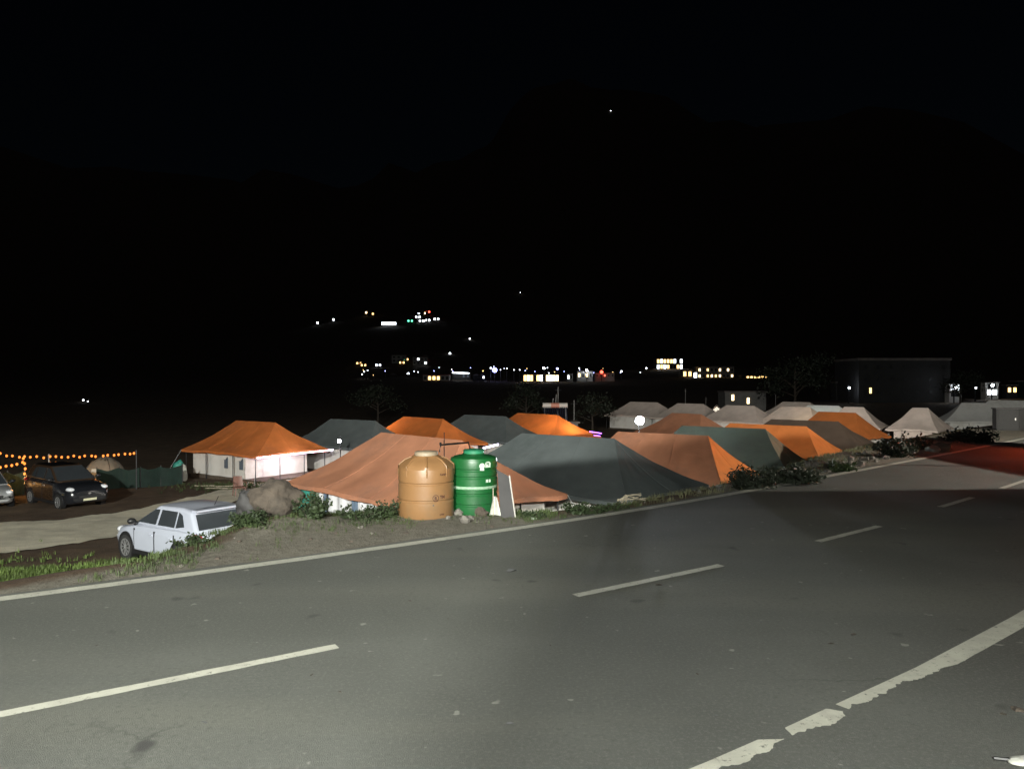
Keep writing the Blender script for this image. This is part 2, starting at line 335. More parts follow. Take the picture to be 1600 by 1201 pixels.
def ribbon(mb, s0, s1, t0, t1, z, step=.5):
    t = t0; rows = []
    while t <= t1 + 1e-6:
        a = road_pt(t, s0); b = road_pt(t, s1); rows.append(((a[0],a[1],z), (b[0],b[1],z))); t += step
    vs = [p for r in rows for p in r]; return mb.add(vs, [(2*i, 2*i+2, 2*i+3, 2*i+1) for i in range(len(rows)-1)])
rm = MB(); rows = []
for i in range(len(LINE)):
    w0 = .22 + .10*noise.noise(Vector((i*.35, 0, 0))) + .05*noise.noise(Vector((i*1.3, 5, 0)))
    rows.append([LINE[i] + NRM[i]*q for q in (w0, -2, -4, -6, -8.6)])
rm.v = [(p[0], p[1], z) for r in rows for p, z in zip(r, (0,0,0,0,0))]
rm.f = [(i*5+j, i*5+j+1, (i+1)*5+j+1, (i+1)*5+j) for i in range(len(rows)-1) for j in range(4)]
def asphalt_material():
    m = M['asph']; t = m.node_tree; N = t.nodes; L = t.links; p = N['Principled BSDF']
    tc = N.new('ShaderNodeTexCoord'); src = p.inputs['Base Color'].links[0].from_socket
    def layer(src, scale, lo, hi, colr, detail=3, stretch=None):
        n = N.new('ShaderNodeTexNoise'); n.inputs['Scale'].default_value = scale; n.inputs['Detail'].default_value = detail
        if stretch:
            mp = N.new('ShaderNodeMapping'); mp.inputs['Rotation'].default_value = (0,0,-R(34)); mp.inputs['Scale'].default_value = stretch
            L.new(tc.outputs['Object'], mp.inputs[0]); L.new(mp.outputs[0], n.inputs['Vector'])
        else: L.new(tc.outputs['Object'], n.inputs['Vector'])
        r = N.new('ShaderNodeValToRGB'); r.color_ramp.elements[0].position = lo; r.color_ramp.elements[1].position = hi; L.new(n.outputs[0], r.inputs[0])
        x = N.new('ShaderNodeMixRGB'); x.inputs[2].default_value = (*colr,1); L.new(r.outputs[0], x.inputs[0]); L.new(src, x.inputs[1]); return x.outputs[0]
    src = layer(src, .45, .5, .8, (.088,.088,.073), 6, (.35,1.4,1))
    src = layer(src, .16, .50, .62, (.055,.057,.050), 4, (.3,2.2,1))
    src = layer(src, 34, .50, .80, (.098,.100,.087), 3)
    src = layer(src, 19, .54, .76, (.053,.055,.048), 4)
    src = layer(src, 110, .60, .80, (.14,.14,.125), 2)
    src = layer(src, 1.7, .69, .75, (.030,.030,.028), 2)
    src = layer(src, 5.5, .71, .75, (.17,.168,.15), 2)
    vo = N.new('ShaderNodeTexVoronoi'); vo.feature = 'DISTANCE_TO_EDGE'; vo.inputs['Scale'].default_value = .42
    nd = N.new('ShaderNodeTexNoise'); nd.inputs['Scale'].default_value = 2.2; nd.inputs['Detail'].default_value = 6; L.new(tc.outputs['Object'], nd.inputs['Vector'])
    va = N.new('ShaderNodeVectorMath'); va.operation = 'MULTIPLY_ADD'; va.inputs[1].default_value = (.9,.9,.9); L.new(nd.outputs['Color'], va.inputs[0]); L.new(tc.outputs['Object'], va.inputs[2]); L.new(va.outputs[0], vo.inputs['Vector'])
    r = N.new('ShaderNodeValToRGB'); r.color_ramp.elements[0].position = .0; r.color_ramp.elements[0].color = (1,1,1,1); r.color_ramp.elements[1].position = .011; r.color_ramp.elements[1].color = (0,0,0,1); L.new(vo.outputs[0], r.inputs[0])
    nm = N.new('ShaderNodeTexNoise'); nm.inputs['Scale'].default_value = .5; L.new(tc.outputs['Object'], nm.inputs['Vector'])
    rm2 = N.new('ShaderNodeMapRange'); rm2.inputs[1].default_value = .56; rm2.inputs[2].default_value = .66; rm2.inputs[4].default_value = .5; L.new(nm.outputs[0], rm2.inputs[0])
    mu = N.new('ShaderNodeMath'); mu.operation = 'MULTIPLY'; L.new(r.outputs[0], mu.inputs[0]); L.new(rm2.outputs[0], mu.inputs[1])
    x = N.new('ShaderNodeMixRGB'); x.inputs[2].default_value = (.022,.022,.020,1); L.new(mu.outputs[0], x.inputs[0]); L.new(src, x.inputs[1]); src = x.outputs[0]
    L.new(src, p.inputs['Base Color'])
asphalt_material()
def worn(m, base, scale, lo, hi):
    t = m.node_tree; N = t.nodes; L = t.links; p = N['Principled BSDF']; src = p.inputs['Base Color'].links[0].from_socket
    tc = N.new('ShaderNodeTexCoord')
    for sc_, a, b in scale:
        n = N.new('ShaderNodeTexNoise'); n.inputs['Scale'].default_value = sc_; n.inputs['Detail'].default_value = 8; n.inputs['Roughness'].default_value = .75; L.new(tc.outputs['Object'], n.inputs['Vector'])
        r = N.new('ShaderNodeValToRGB'); r.color_ramp.elements[0].position = a; r.color_ramp.elements[1].position = b; L.new(n.outputs[0], r.inputs[0])
        x = N.new('ShaderNodeMixRGB'); x.inputs[2].default_value = (*base,1); L.new(r.outputs[0], x.inputs[0]); L.new(src, x.inputs[1]); src = x.outputs[0]
    L.new(src, p.inputs['Base Color'])
worn(M['paint'], (.075,.075,.067), ((16,.57,.64),(3,.66,.72),(60,.60,.70)), 0, 0)
tag(rm.build('road', M['asph']), kind='structure')
# edge lines and centre dashes
mk = MB(); prev = None
t = -88; rows = []
while t < 120:
    j0 = .018*noise.noise(Vector((t*2.1, 1, 0))); j1 = .018*noise.noise(Vector((t*2.1, 7, 0)))
    rows.append((road_pt(t, .10 + j0), road_pt(t, -.10 + j1))); t += .5
mk.v = [(p[0], p[1], .004) for r in rows for p in r]; mk.f = [(2*i, 2*i+1, 2*i+3, 2*i+2) for i in range(len(rows)-1)]
tag(mk.build('edge_line', M['paint']), kind='structure')
CEN = [((-4.6,5.01),(-1.65,6.93)),((.74,8.56),(2.84,9.98)),((4.76,11.45),(6.33,12.67)),((8.5,14.59),(9.89,15.8)),((11.38,17.11),(13.3,18.85)),((16.3,21.6),(18.4,23.6)),((20.6,25.7),(22.5,27.6))]
for a, b in CEN:
    a = Vector((*a, .004)); b = Vector((*b, .004)); d = (b-a).normalized(); n = Vector((-d.y, d.x, 0)); mb = MB(); k = 24; vs = []
    for i in range(k+1):
        p = a.lerp(b, i/k); e = .012
        vs += [p + n*(.062 + e*noise.noise(Vector((p.x*9, p.y*9, 1)))), p - n*(.062 + e*noise.noise(Vector((p.x*9, p.y*9, 8))))]
    mb.add(vs, [(2*i, 2*i+1, 2*i+3, 2*i+2) for i in range(k)]); tag(mb.build('centre_line_dash', M['paint']), kind='structure')
# near edge line, chipped along its lower side and broken in three
def near_line(x):
    return float(np.interp(x, [.2,1.34,1.98,2.59,3.57,5.36,9,16,40], [4.0,4.74,5.18,5.62,6.32,7.71,10.7,16.6,38]))
for x0, x1, chip in ((.3,1.90,.6),(1.98,2.50,.75),(2.56,4.0,.95),(4.0,30,.04)):
    n_ = max(12, int((x1-x0)/.012)) if x1 < 10 else 160
    vs = []
    for i in range(n_+1):
        x = x0 + (x1-x0)*i/n_; y = near_line(x); dx = .05; sl = (near_line(x+dx)-near_line(x-dx))/(2*dx); nn = Vector((-sl, 1, 0)).normalized()
        c = chip*(.5+.5*noise.noise(Vector((x*2.3, 3, 0)))) + chip*.55*noise.noise(Vector((x*6.3, 0, 2))) + .18*chip*noise.noise(Vector((x*21, 0, 5))) + .10*chip*noise.noise(Vector((x*47, 0, 9)))
        c *= (1 if x < 3.2 else max(0, (4.0-x)/.8)) if x1 < 10 else 1
        end = min(1, min(i, n_-i)/max(1, n_*.08)) if chip > .1 and x1 < 3.9 else 1
        low = -.10 + .2*min(.9, max(0, c)); up = .10; mid = .0
        p = Vector((x, y, .004)); vs += [p + nn*(mid + (up-mid)*max(.08,end)), p + nn*(min(up-.015, mid + (low-mid)*max(.08,end)))]
    mb = MB().add(vs, [(2*i, 2*i+1, 2*i+3, 2*i+2) for i in range(n_)]); tag(mb.build('edge_line', M['paint']), kind='structure')
# pale trodden path from the left foreground to the veranda of the left tent
PATH = [(-60,848,26),(0,842,24),(90,834,20),(180,822,19),(260,801,14),(325,784,12),(375,769,14),(430,762,14),(490,757,10)]
pl = []
for px, py, hw in PATH:
    a = on(max(px,-200), py-hw); b = on(max(px,-200), py+hw); pl.append((a, b))
def path_pt(u, v):
    q = u*(len(pl)-1); i = min(int(q), len(pl)-2); f = q-i
    p = pl[i][0].lerp(pl[i+1][0], f).lerp(pl[i][1].lerp(pl[i+1][1], f), v)
    wob = .25*noise.noise(Vector((p.x*.7, p.y*.7, 3)))*(1 if v in (0,1) else 0)
    p.y += wob; return (p.x, p.y, H(p.x, p.y) + .035)
tag(MB().grid(path_pt, 90, 14).build('path', M['path'], smooth='all'), kind='structure')

# ------------------------------------------------------------------ lamps outside the frame (the light of the place) and the board added to shade them
mast = thing('floodlight_mast', 'tall steel floodlight mast standing behind the photographer', 'lamp post', (LAMP_A.x, LAMP_A.y-.5, 0))
MB().tube([(0,0,-.3),(0,0,11.2)], .11, 12, r2=.07).build('pole', M['steel'], mast, True)
hd = MB().box((-.62,.15,10.85),(.62,.40,11.15)).build('lamp_head', M['pole'], mast)
MB().box((-.55,.401,10.92),(.55,.41,11.08)).build('lens', M['sticker'], hd)
la = light('AREA', LAMP_A, POWER_A, (.98,1,.92), aim=(0,28,-1)); la.data.shape = 'RECTANGLE'; la.data.size = 1.5; la.data.size_y = .16
street = thing('shop_lamp', 'wall-bracket lamp above and behind the photographer', 'lamp', (.8,-4.6,0))
MB().tube([(0,0,-.1),(0,0,5.6)], .06, 10).build('pole', M['steel'], street, True); MB().tube([(0,0,5.5),(0,.5,5.62)], .03, 8).build('arm', M['steel'], street)
MB().lathe([(.05,5.72),(.22,5.6),(.24,5.55)], 16, (0,.5,0)).build('shade', M['pole'], street, True)
light('SPOT', (.8,-4.1,5.45), POWER_C, (.98,1,.91), aim=(-.3,4.4,0), size=96, blend=1, radius=.25)
shade_a = thing('shade_board', 'unseen two-tier board on posts added behind the camera to cast shade', 'shade board', (0,-5,0))  # added and unseen; outline cut so its shadow falls on road and tents
MB().sheet([(-4.15,-.06,6.66),(13,-.06,6.66),(13,-.06,8.12),(-1.2,-.06,8.02),(-2.68,-.06,7.62),(-2.72,-.06,7.22),(-4.15,-.06,7.16)], (0,1,0), .12).build('panel', M['board'], shade_a)
MB().box((-2.75,-.05,.25),(13,.05,6.655)).build('panel', M['board'], shade_a)
for x in (-2.4, 2.6, 7.6, 12.6): MB().tube([(x,-.15,-.1),(x,-.15,7.5)], .08, 8).build('post', M['steel'], shade_a, True)
def street_lamp(loc, rz, label, h=6.0, arm=1.2):
    t = thing('street_lamp', label, 'street lamp', loc, rz)
    MB().tube([(0,0,-.1),(0,0,h)], .07, 10, r2=.045).build('pole', M['steel'], t, True)
    MB().tube([(0,0,h-.25),(arm*.5,0,h+.12),(arm,0,h+.15)], .03, 8).build('arm', M['steel'], t, True)
    hd = MB().box((arm-.05,-.1,h+.08),(arm+.5,.1,h+.2)).build('lamp_head', M['pole'], t)
    MB().box((arm+.02,-.08,h+.06),(arm+.45,.08,h+.078)).build('lens', M['sticker'], hd)
    return t
street_lamp((LAMP_B.x, LAMP_B.y-2.4, 0), R(90), 'steel street lamp on the near roadside beyond the right edge', 6.5, 2.2)
light('SPOT', LAMP_B, POWER_B, (1,.93,.80), aim=(16,32,-1), size=112, blend=.03, radius=.06)

# parked lorry just outside the right edge of the view: it shades the road and its tail lamps redden it
lr = thing('parked_lorry', 'box lorry with red side lamps parked just outside the view', 'lorry', (20.95, 22.9, 0))
MB().box((-1.25,-3.5,.95),(1.25,3.6,3.25)).build('cargo_box', M['truck'], lr)
cb = MB().sheet([(-1.15,-5.7,.55),(-1.15,-3.6,.55),(-1.15,-3.6,2.6),(-1.15,-5.0,2.6),(-1.15,-5.7,1.6)], (1,0,0), 2.3).build('cab', M['cab'], lr)
MB().sheet([(-1.0,-5.705,1.62),(1.0,-5.705,1.62),(1.0,-5.04,2.5),(-1.0,-5.04,2.5)], (0,-.8,.6), .01).build('windscreen', M['glass'], cb)
MB().box((-.5,-4.3,.6),(.5,3.5,.94)).build('chassis', M['black'], lr)
for y in (-4.7, 1.9):
    for sx in (-1, 1):
        wh = MB().tube([(sx*.85,y,.48),(sx*1.18,y,.48)], .48, 18).build('wheel', M['rubber'], lr, True)
        MB().tube([(sx*1.181,y,.48),(sx*1.2,y,.48)], .24, 12).build('rim', M['steel'], wh, True)
for y in (-1.6, 2.6): MB().box((-1.29,y-.1,1.05),(-1.251,y+.1,1.2)).build('side_lamp', M['tail'], lr)
MB().box((-1.2,3.5,.70),(1.2,3.6,.94)).build('bumper', M['pole'], lr)
for y in (-1.6, 2.6): light('SPOT', (19.6,22.9+y,1.12), POWER_RED, (1,.11,.035), aim=(12,23.9+y*1.3,-.6), size=125, blend=.3, radius=.08)
shade_b = thing('shade_panel', 'unseen board on a tall post added beyond the right edge to shade a tent end', 'road sign', (19.0, 20.9, 0), R(90))  # added only to keep the right-hand lamp off the grey tent's end
MB().tube([(0,0,-.1),(0,0,5.4)], .05, 8).build('post', M['steel'], shade_b, True)
MB().box((-.5,.055,3.7),(1.2,.075,4.85)).build('panel', M['board'], shade_b)

# ------------------------------------------------------------------ tents
def tent(label, q, zg, roof, end=None, hr=3.2, he=1.6, near=False, group=None, wall='white', veranda=False, windows=False, name='canvas_tent', seed=0, valance=True):
    cx, cy, yaw, l, wd, e = q
    end = end or roof
    T = thing(name, label, 'tent', (cx, cy, zg), yaw, group)
    n1, n2 = (40, 14) if near else (12, 6)
    X1, l2 = l/2+e, l/2
    C = {(-1,-1):(-X1,-wd),(1,-1):(X1,-wd),(1,1):(X1,wd),(-1,1):(-X1,wd)}
    def slope(ea, eb, ra, rb):
        ea, eb, ra, rb = map(Vector, (ea, eb, ra, rb))
        def f(u, v):
            p = ra.lerp(rb, u).lerp(ea.lerp(eb, u), v)
            s = math.sin(math.pi*v); p.z -= .14*s
            p.z += .10*math.sin(math.pi*u)*v*v - .05*abs(math.sin(math.pi*u*3))*v*v*.8       # eave drawn down at the poles
            sc_ = math.sin(math.pi*v)
            p.z += .06*noise.noise(Vector((p.x*.8+seed, p.y*.8, seed)))*sc_ + .016*noise.noise(Vector((u*9+seed, v*2.2, seed)))*(.3+sc_) + .008*noise.noise(Vector((u*23+seed, v*3, seed)))
            return p
        return f
    z0, z1 = he, hr
    e00,e10,e11,e01 = (*C[(-1,-1)],z0),(*C[(1,-1)],z0),(*C[(1,1)],z0),(*C[(-1,1)],z0)
    ra, rb = (-l2,0,z1),(l2,0,z1)
    sides = (MB().grid(slope(e00,e10,ra,rb), n1, n2), MB().grid(slope(e11,e01,rb,ra), n1, n2))
    ends = (MB().grid(slope(e10,e11,rb,rb), n1//2*2, n2), MB().grid(slope(e01,e00,ra,ra), n1//2*2, n2))
    for i, s in enumerate(sides + ends): 
        o = s.build('roof_slope', M[roof] if i < 2 else M[end], T, 'all')
        if near and i in (0, 2):                                                 # stitched seams standing proud of the cloth
            f = slope(e00,e10,ra,rb) if i == 0 else slope(e10,e11,rb,rb)
            us = (1/3, 2/3) if i == 0 else (.5,)
            for u in us:
                MB().tube([f(u, k/10) + Vector((0,0,.006)) for k in range(11)], .006, 5).build('seam', M[roof] if i < 2 else M[end], o, True)
    if valance:
        mb = MB(); vs = []; 
        for ia, (a, b) in enumerate(((e00,e10),(e10,e11),(e11,e01),(e01,e00))):
            f = slope(a, b, ra, ra); k = 12
            ring = [f(i/k, 1) for i in range(k+1)]
            d = Vector((0,0,-.13))
            mb.add([p for r in ring for p in (r + Vector((0,0,-.004)), r + d*(1+.35*noise.noise(r*2.1)))], [(2*i,2*i+2,2*i+3,2*i+1) for i in range(k)])
        mb.build('valance', M[end], T, 'all')
    wx, wy = X1-.55, wd-.42
    if veranda: wx1 = l2 + .15
    else: wx1 = wx
    zt = he + .10
    def cloth(a, b):
        a, b = Vector(a), Vector(b); n = (b-a).cross(Vector((0,0,1))).normalized(); L_ = (b-a).length
        return lambda u, v: a.lerp(b, u) + Vector((0,0,.12 + (zt-.12)*v)) + n*(.035*math.sin(u*L_*4.2)*(1-.6*v) + .03*noise.noise(Vector((u*4, v*2, seed))))
    nn = 26 if near else 6
    for a, b in (((-wx,-wy,0),(wx1,-wy,0)),((wx1,-wy,0),(wx1,wy,0)),((wx1,wy,0),(-wx,wy,0)),((-wx,wy,0),(-wx,-wy,0))):
        MB().grid(cloth(a, b), nn, 6).build('wall', M[wall], T, 'all')
    MB().box((-wx-.1,-wy-.1,-.35),(X1,wy+.1,.119)).build('plinth', M['plinth'], T)
    if windows:
        for x in windows:
            wn = MB().box((x-.16,-wy-.075,.62),(x+.16,-wy-.055,1.22)).build('window', M['mesh'], T)
            MB().sheet([(x-.2,-wy-.10,1.30),(x+.2,-wy-.10,1.30),(x+.16,-wy-.22,1.12),(x-.16,-wy-.22,1.16)], (0,-1,.3), .012).build('flap', M[wall], wn)
    xs = (-X1+.25, -X1*.36, X1*.36, X1-.25) if near else (-X1+.25, X1-.25)
    for x in xs:
        for sy in (-1, 1): MB().tube([(x,sy*(wd-.16),-.3),(x,sy*(wd-.16),he-.03)], .028, 6).build('pole', M['pole'], T, True)
    if near:
        for y in (-wd*.33, wd*.33): MB().tube([(X1-.2,y,-.3),(X1-.2,y,he+.02)], .025, 6).build('pole', M['pole'], T, True)
        for sx in (-1, 1):
            for sy in (-1, 1): MB().tube([(sx*X1,sy*wd,he-.02),(sx*(X1+.7),sy*(wd+.6),-.1)], .008, 4).build('guy_rope', M['curtain'], T)
    return T
ROW = 'canvas tents of the camp'
t1 = tent('orange hip-roofed tent with white walls and two small windows, left of the big boulder', (-15.2,43.6,-.61,3.76,2.55,1.68), -3.05, 'orange', hr=3.15, he=1.5, near=True, veranda=True, windows=(.35,1.75), seed=1)
t4 = tent('large faded orange tent directly behind the two water tanks', (-2.89,22.74,-.84,4.32,2.5,1.81), -2.4, 'faded', near=True, seed=2)
t5 = tent('grey tent whose lower slope lies in shade, right of the green tank', (1.86,25.5,-.70,3.95,2.6,2.1), -2.6, 'grey', near=True, seed=3)
t8 = tent('orange tent with a bright end slope behind the spiky roadside bush', (6.25,30.8,-.62,4.05,2.75,1.7), -2.8, 'faded', 'orange', hr=3.1, he=1.15, near=True, seed=4)
t9 = tent('dark green tent with an end slope coloured as lamp-lit, between two orange tents', (10.0,35.0,-.63,4.05,2.5,1.96), -2.92, 'green', 'green_lit', hr=3.22, he=1.2, near=True, seed=5)
t10 = tent('bright orange tent between the dark green tent and the brown tent', (13.4,38.7,-.75,4.15,2.41,1.75), -3.0, 'orange', he=1.55, near=True, seed=6)
t11 = tent('dark brown tent beside the square dark bush', (17.8,44.9,-.72,4.04,2.46,2.1), -3.15, 'brown', hr=3.25, near=True, seed=7)
t12 = tent('small red-orange tent between the brown tent and the pink-lit cream tent', (24.5,55.5,-.89,2.87,2.29,1.56), -3.2, 'orange', hr=3.35, seed=8)
t13 = tent('cream tent just behind the small red-orange tent', (30.9,66.5,-.62,1.6,2.41,1.72), -3.2, 'cream', hr=3.35, seed=9)
t14 = tent('peaked cream tent standing alone above two flat roadside stones', (35.06,63.2,-.77,1.2,2.61,1.4), -3.2, 'cream', hr=3.4, wall='cream', near=True, seed=10)
t15 = tent('long off-white tent at the right edge behind the dark box', (47.8,75.2,-.36,3.2,2.5,2.0), -3.2, 'white', hr=3.45, seed=11)
t15b = tent('off-white tent cut by the right edge of the picture', (53.5,79.2,-.57,3.7,2.5,2.0), -3.2, 'white', hr=3.6, seed=12)
t3 = tent('orange tent glowing at its left end, behind the faded tent', (-6.1,50.2,-.83,4.6,2.36,1.82), -3.2, 'orange', seed=13)
t7 = tent('dim grey tent between the two far orange tents', (-2.0,53.4,-.69,4.0,2.3,2.0), -3.2, 'grey', seed=14)
t6 = tent('orange tent with a glowing end slope beyond the grey tent', (1.9,56,-.85,4.4,2.5,2.1), -3.2, 'orange', seed=15)
t2 = tent('dim grey tent beyond the lit veranda of the left tent', (-10.3,47.5,-.6,4.1,2.3,1.7), -3.2, 'grey', seed=16)
tr = tent('reddish tent right of the dazzling camp floodlight', (13.4,56.6,-.96,2.9,2.5,2.0), -3.2, 'faded', seed=17)
ta = tent('far cream tent directly behind the dazzling camp floodlight', (15.6,87.2,-.79,3.9,2.5,2), -3.2, 'cream', seed=18)
tb = tent('far cream tent left of the small glowing gable tent', (19.7,81.3,-.85,3.4,2.5,2), -3.2, 'cream', seed=19)
tc_ = tent('far cream tent right of the small glowing gable tent', (23.25,75,-.85,3.2,2.5,2), -3.2, 'cream', seed=20)
td = tent('far cream tent with a lit doorway behind the dark brown tent', (27.5,71.3,-.85,2.9,2.4,1.8), -3.2, 'cream', seed=21)
te = tent('farthest small cream tent peeping over the one with a lit doorway', (33.8,87.5,-.8,3.3,2.5,2), -3.2, 'cream', seed=22)
tf = tent('pale tent lit bluish from inside, left of the small red-orange tent', (31.8,75.2,-.85,3.2,2.3,1.9), -3.2, 'white', seed=23)
# veranda of the left tent: open end with its posts is part of it; LED tubes hang on it
def strip(label, a, b, m, r=.03, c=None):
    t = thing('led_tube', label, 'led light', tuple(a)); a = Vector(a); pts = [(0,0,0)] + ([tuple(Vector(c)-a)] if c else []) + [tuple(Vector(b)-a)]
    MB().tube(pts, r, 8).build('tube', m, t, True)
    MB().tube([Vector(pts[-1]), Vector(pts[-1]) + (Vector(pts[-1])-Vector(pts[-2])).normalized()*.06], r*1.4, 8).build('end_cap', M['pole'], t, True)
    return t
def L2W(t, p): return Matrix.Translation(t.location) @ Matrix.Rotation(t.rotation_euler.z, 4, 'Z') @ Vector(p)
X1 = 3.76/2+1.68
strip('violet-white LED tube along the veranda edge of the left tent', L2W(t1,(X1+.06,-2.5,1.42)), L2W(t1,(X1+.06,2.75,1.46)), M['strip'])
strip('short violet-white LED tube under the veranda roof of the left tent', L2W(t1,(X1-.45,-1.7,1.35)), L2W(t1,(X1-.45,1.5,1.38)), M['strip'], .02)
strip('short violet LED tube at the right corner of the far orange tent', at(755,700,47), at(779,694,47), M['strip'], .05)
strip('violet LED tube at the tip of the farther orange tent', at(921,674,52.5), at(940,677,52.5), M['stripv'], .03)
strip('thin violet LED tube below the tip of the farther orange tent', at(928,680,52.5), at(938,681,52.5), M['stripv'], .025)
def lamp_on_pole(label, p, zg, r, m, power, colr, group=None, arm=.25, name='camp_lamp'):
    t = thing(name, label, 'lamp', (p.x, p.y, zg), 0, group); h = p.z - zg
    MB().tube([(0,arm,-.1),(0,arm,h+.25)], .03, 8).build('pole', M['pole'], t, True)
    hs = MB().tube([(0,.05,h),(0,arm+.03,h)], r*1.04, 20).build('housing', M['pole'], t, True)
    MB().ball((0,.02,h), r, r*.6, r, 20, 12).build('lens', m, hs, 'all')
    if power: light('SPOT', (p.x, p.y-r*.8-.03, p.z), power, colr, aim=(p.x*.6, p.y-12, p.z-1.5), size=150, blend=.4, radius=r*.5)
    return t
lamp_on_pole('dazzling white floodlight on a pole among the tents', at(1000,657,34.8), -2.9, .20, M['flood'], 1500, (.80,.90,1))
lamp_on_pole('bright white lamp at the end of the lit veranda', at(530,689,41.5), -3.1, .10, M['lampw'], 120, (.88,.9,1))
lamp_on_pole('added lamp hidden behind the dark brown tent to brighten the far tents', at(1215,664,60), -3.2, .10, M['lampw'], 0, (1,.95,.9))  # added out of sight; with the point light below it lifts the far tents
light('POINT', at(1215,664,60) + Vector((0,.5,.3)), 1500, (1,.93,.86), radius=.2)
light('POINT', L2W(t1,(X1-.2,0,1.3)), 150, (.9,.86,1), radius=.5)
light('POINT', L2W(t6,(2.9,.3,1.25)), 1300, (1,.75,.45), radius=.2)
light('POINT', L2W(t3,(-3.0,0,1.25)), 900, (1,.75,.45), radius=.2)
light('POINT', L2W(tf,(0,0,1.2)), 260, (.8,1,1), radius=.2)
light('POINT', L2W(td,(1.6,-.6,.9)), 200, (1,.8,.45), radius=.2)
# small gable tent glowing beyond the camp
gt = thing('gable_tent', 'small glowing white gable tent between two far cream tents', 'tent', at(1120,648,84).to_tuple(), R(-15)); gt.location.z = -3.2
MB().sheet([(-1.6,0,0),(1.6,0,0),(1.5,0,1.3),(0,0,2.8),(-1.5,0,1.3)], (0,1,0), .02).build('front_wall', M['white'], gt)
for s in (-1, 1): MB().sheet([(s*1.75,-.1,1.15),(0,-.1,2.92),(0,3,2.92),(s*1.75,3,1.15)], (s*.6,0,.6), .02).build('roof_slope', M['cream'], gt)
for s in (-1, 1): MB().sheet([(s*1.6,0,0),(s*1.6,3,0),(s*1.6,3,1.3),(s*1.6,0,1.3)], (1,0,0), .02).build('wall', M['white'], gt)
MB().sheet([(-.5,-.02,.3),(.5,-.02,.3),(.5,-.02,1.9),(-.5,-.02,1.9)], (0,-1,0), .01).build('lit_doorway', M['litwin'], gt)
light('POINT', (gt.location.x, gt.location.y-1.2, gt.location.z+1.6), 120, (1,.9,.75), radius=.2)

# ------------------------------------------------------------------ water tanks
def wrap(mb, r, a0, z0):        # lay flat x,z outlines round a tank of radius r
    return [(r*math.cos(a0 + x/r), r*math.sin(a0 + x/r), z0 + z) for x, y, z in mb]
def lettering(text, size, r, a0, z0, m, parent, name='lettering'):
    c = bpy.data.curves.new('t', 'FONT'); c.body = text; c.size = size; c.align_x = 'CENTER'; c.resolution_u = 3; c.offset = size*.045
    o = bpy.data.objects.new('t', c); col.objects.link(o); dg = bpy.context.evaluated_depsgraph_get(); dg.update()
    me = bpy.data.meshes.new_from_object(o.evaluated_get(dg)); bpy.data.objects.remove(o)
    for v in me.vertices:
        x, z = v.co.x, v.co.y; v.co = (r*math.cos(a0 + x/r), r*math.sin(a0 + x/r), z0 + z)
    me.materials.clear(); me.materials.append(m); b = bpy.data.objects.new(name, me); col.objects.link(b); b.parent = parent; return b
def disc(cx, cz, r, n=20, r0=0):
    return [(cx + r*math.cos(2*math.pi*i/n), 0, cz + r*math.sin(2*math.pi*i/n)) for i in range(n)]
def tank(label, loc, rad, hcyl, htop, m, ml, rz, grooves, facets, lipr):
    t = thing('water_tank', label, 'water tank', loc, rz)
    pr = [(rad*.97,0),(rad,.03)]
    for g in grooves: pr += [(rad,g-.028),(rad-.014,g-.012),(rad-.014,g+.012),(rad,g+.028)]
    pr += [(rad,hcyl-.03),(rad*.985,hcyl)]
    body = MB().lathe(pr, 56).build('body', m, t, True)
    k = 6
    def mod(th, z):
        f = (z-hcyl)/(htop-hcyl); return 1 + (.045 if facets else .01)*math.cos(th*8)*math.sin(math.pi*min(1,max(0,f)))
    if facets:
        r1 = rad*.46; hd_ = htop-hcyl
        def octo(th, z):
            k = min(1, max(0, (z-hcyl-.002)/(hd_*.2))) * (1 if z < htop-.02 else 0)
            a = (th % (math.pi/4)) - math.pi/8; return 1 + k*(math.cos(math.pi/8)/math.cos(a)*1.035 - 1)
        dome = MB().lathe([(rad*.985,hcyl),(rad*.955,hcyl+hd_*.24),(rad*.74,hcyl+hd_*.66),(r1*1.12,htop-.03),(r1,htop)], 64, mod=octo)
        dm = dome.build('dome', m, t, True)
        for i in range(8):                                  # raised corner ribs of the dome
            a = 2*math.pi*(i+.0)/8
            pts = [(math.cos(a)*r*1.005, math.sin(a)*r*1.005, z) for r, z in ((rad*.985,hcyl-.13),(rad*.985,hcyl-.01),(rad*.982,hcyl+hd_*.24),(rad*.762,hcyl+hd_*.66),(r1*1.15,htop-.03))]
            MB().tube(pts, .017, 8).build('rib', m, dm, True)
    else:
        MB().lathe([(rad*.985,hcyl),(rad*.96,hcyl+.04),(rad*.80,hcyl+(htop-hcyl)*.6),(lipr*1.15,htop-.02),(lipr*1.1,htop)], 48).build('dome', m, t, True)
    ld = MB().lathe([(lipr,htop-.01),(lipr*1.06,htop+.0),(lipr*1.06,htop+.055),(lipr*.98,htop+.07),(lipr*.3,htop+.085)], 28).build('lid', ml, t, True)
    return t, body
to_loc = Vector((-1.60,13.72,0)); to_loc.z = H(to_loc.x, to_loc.y)-.03
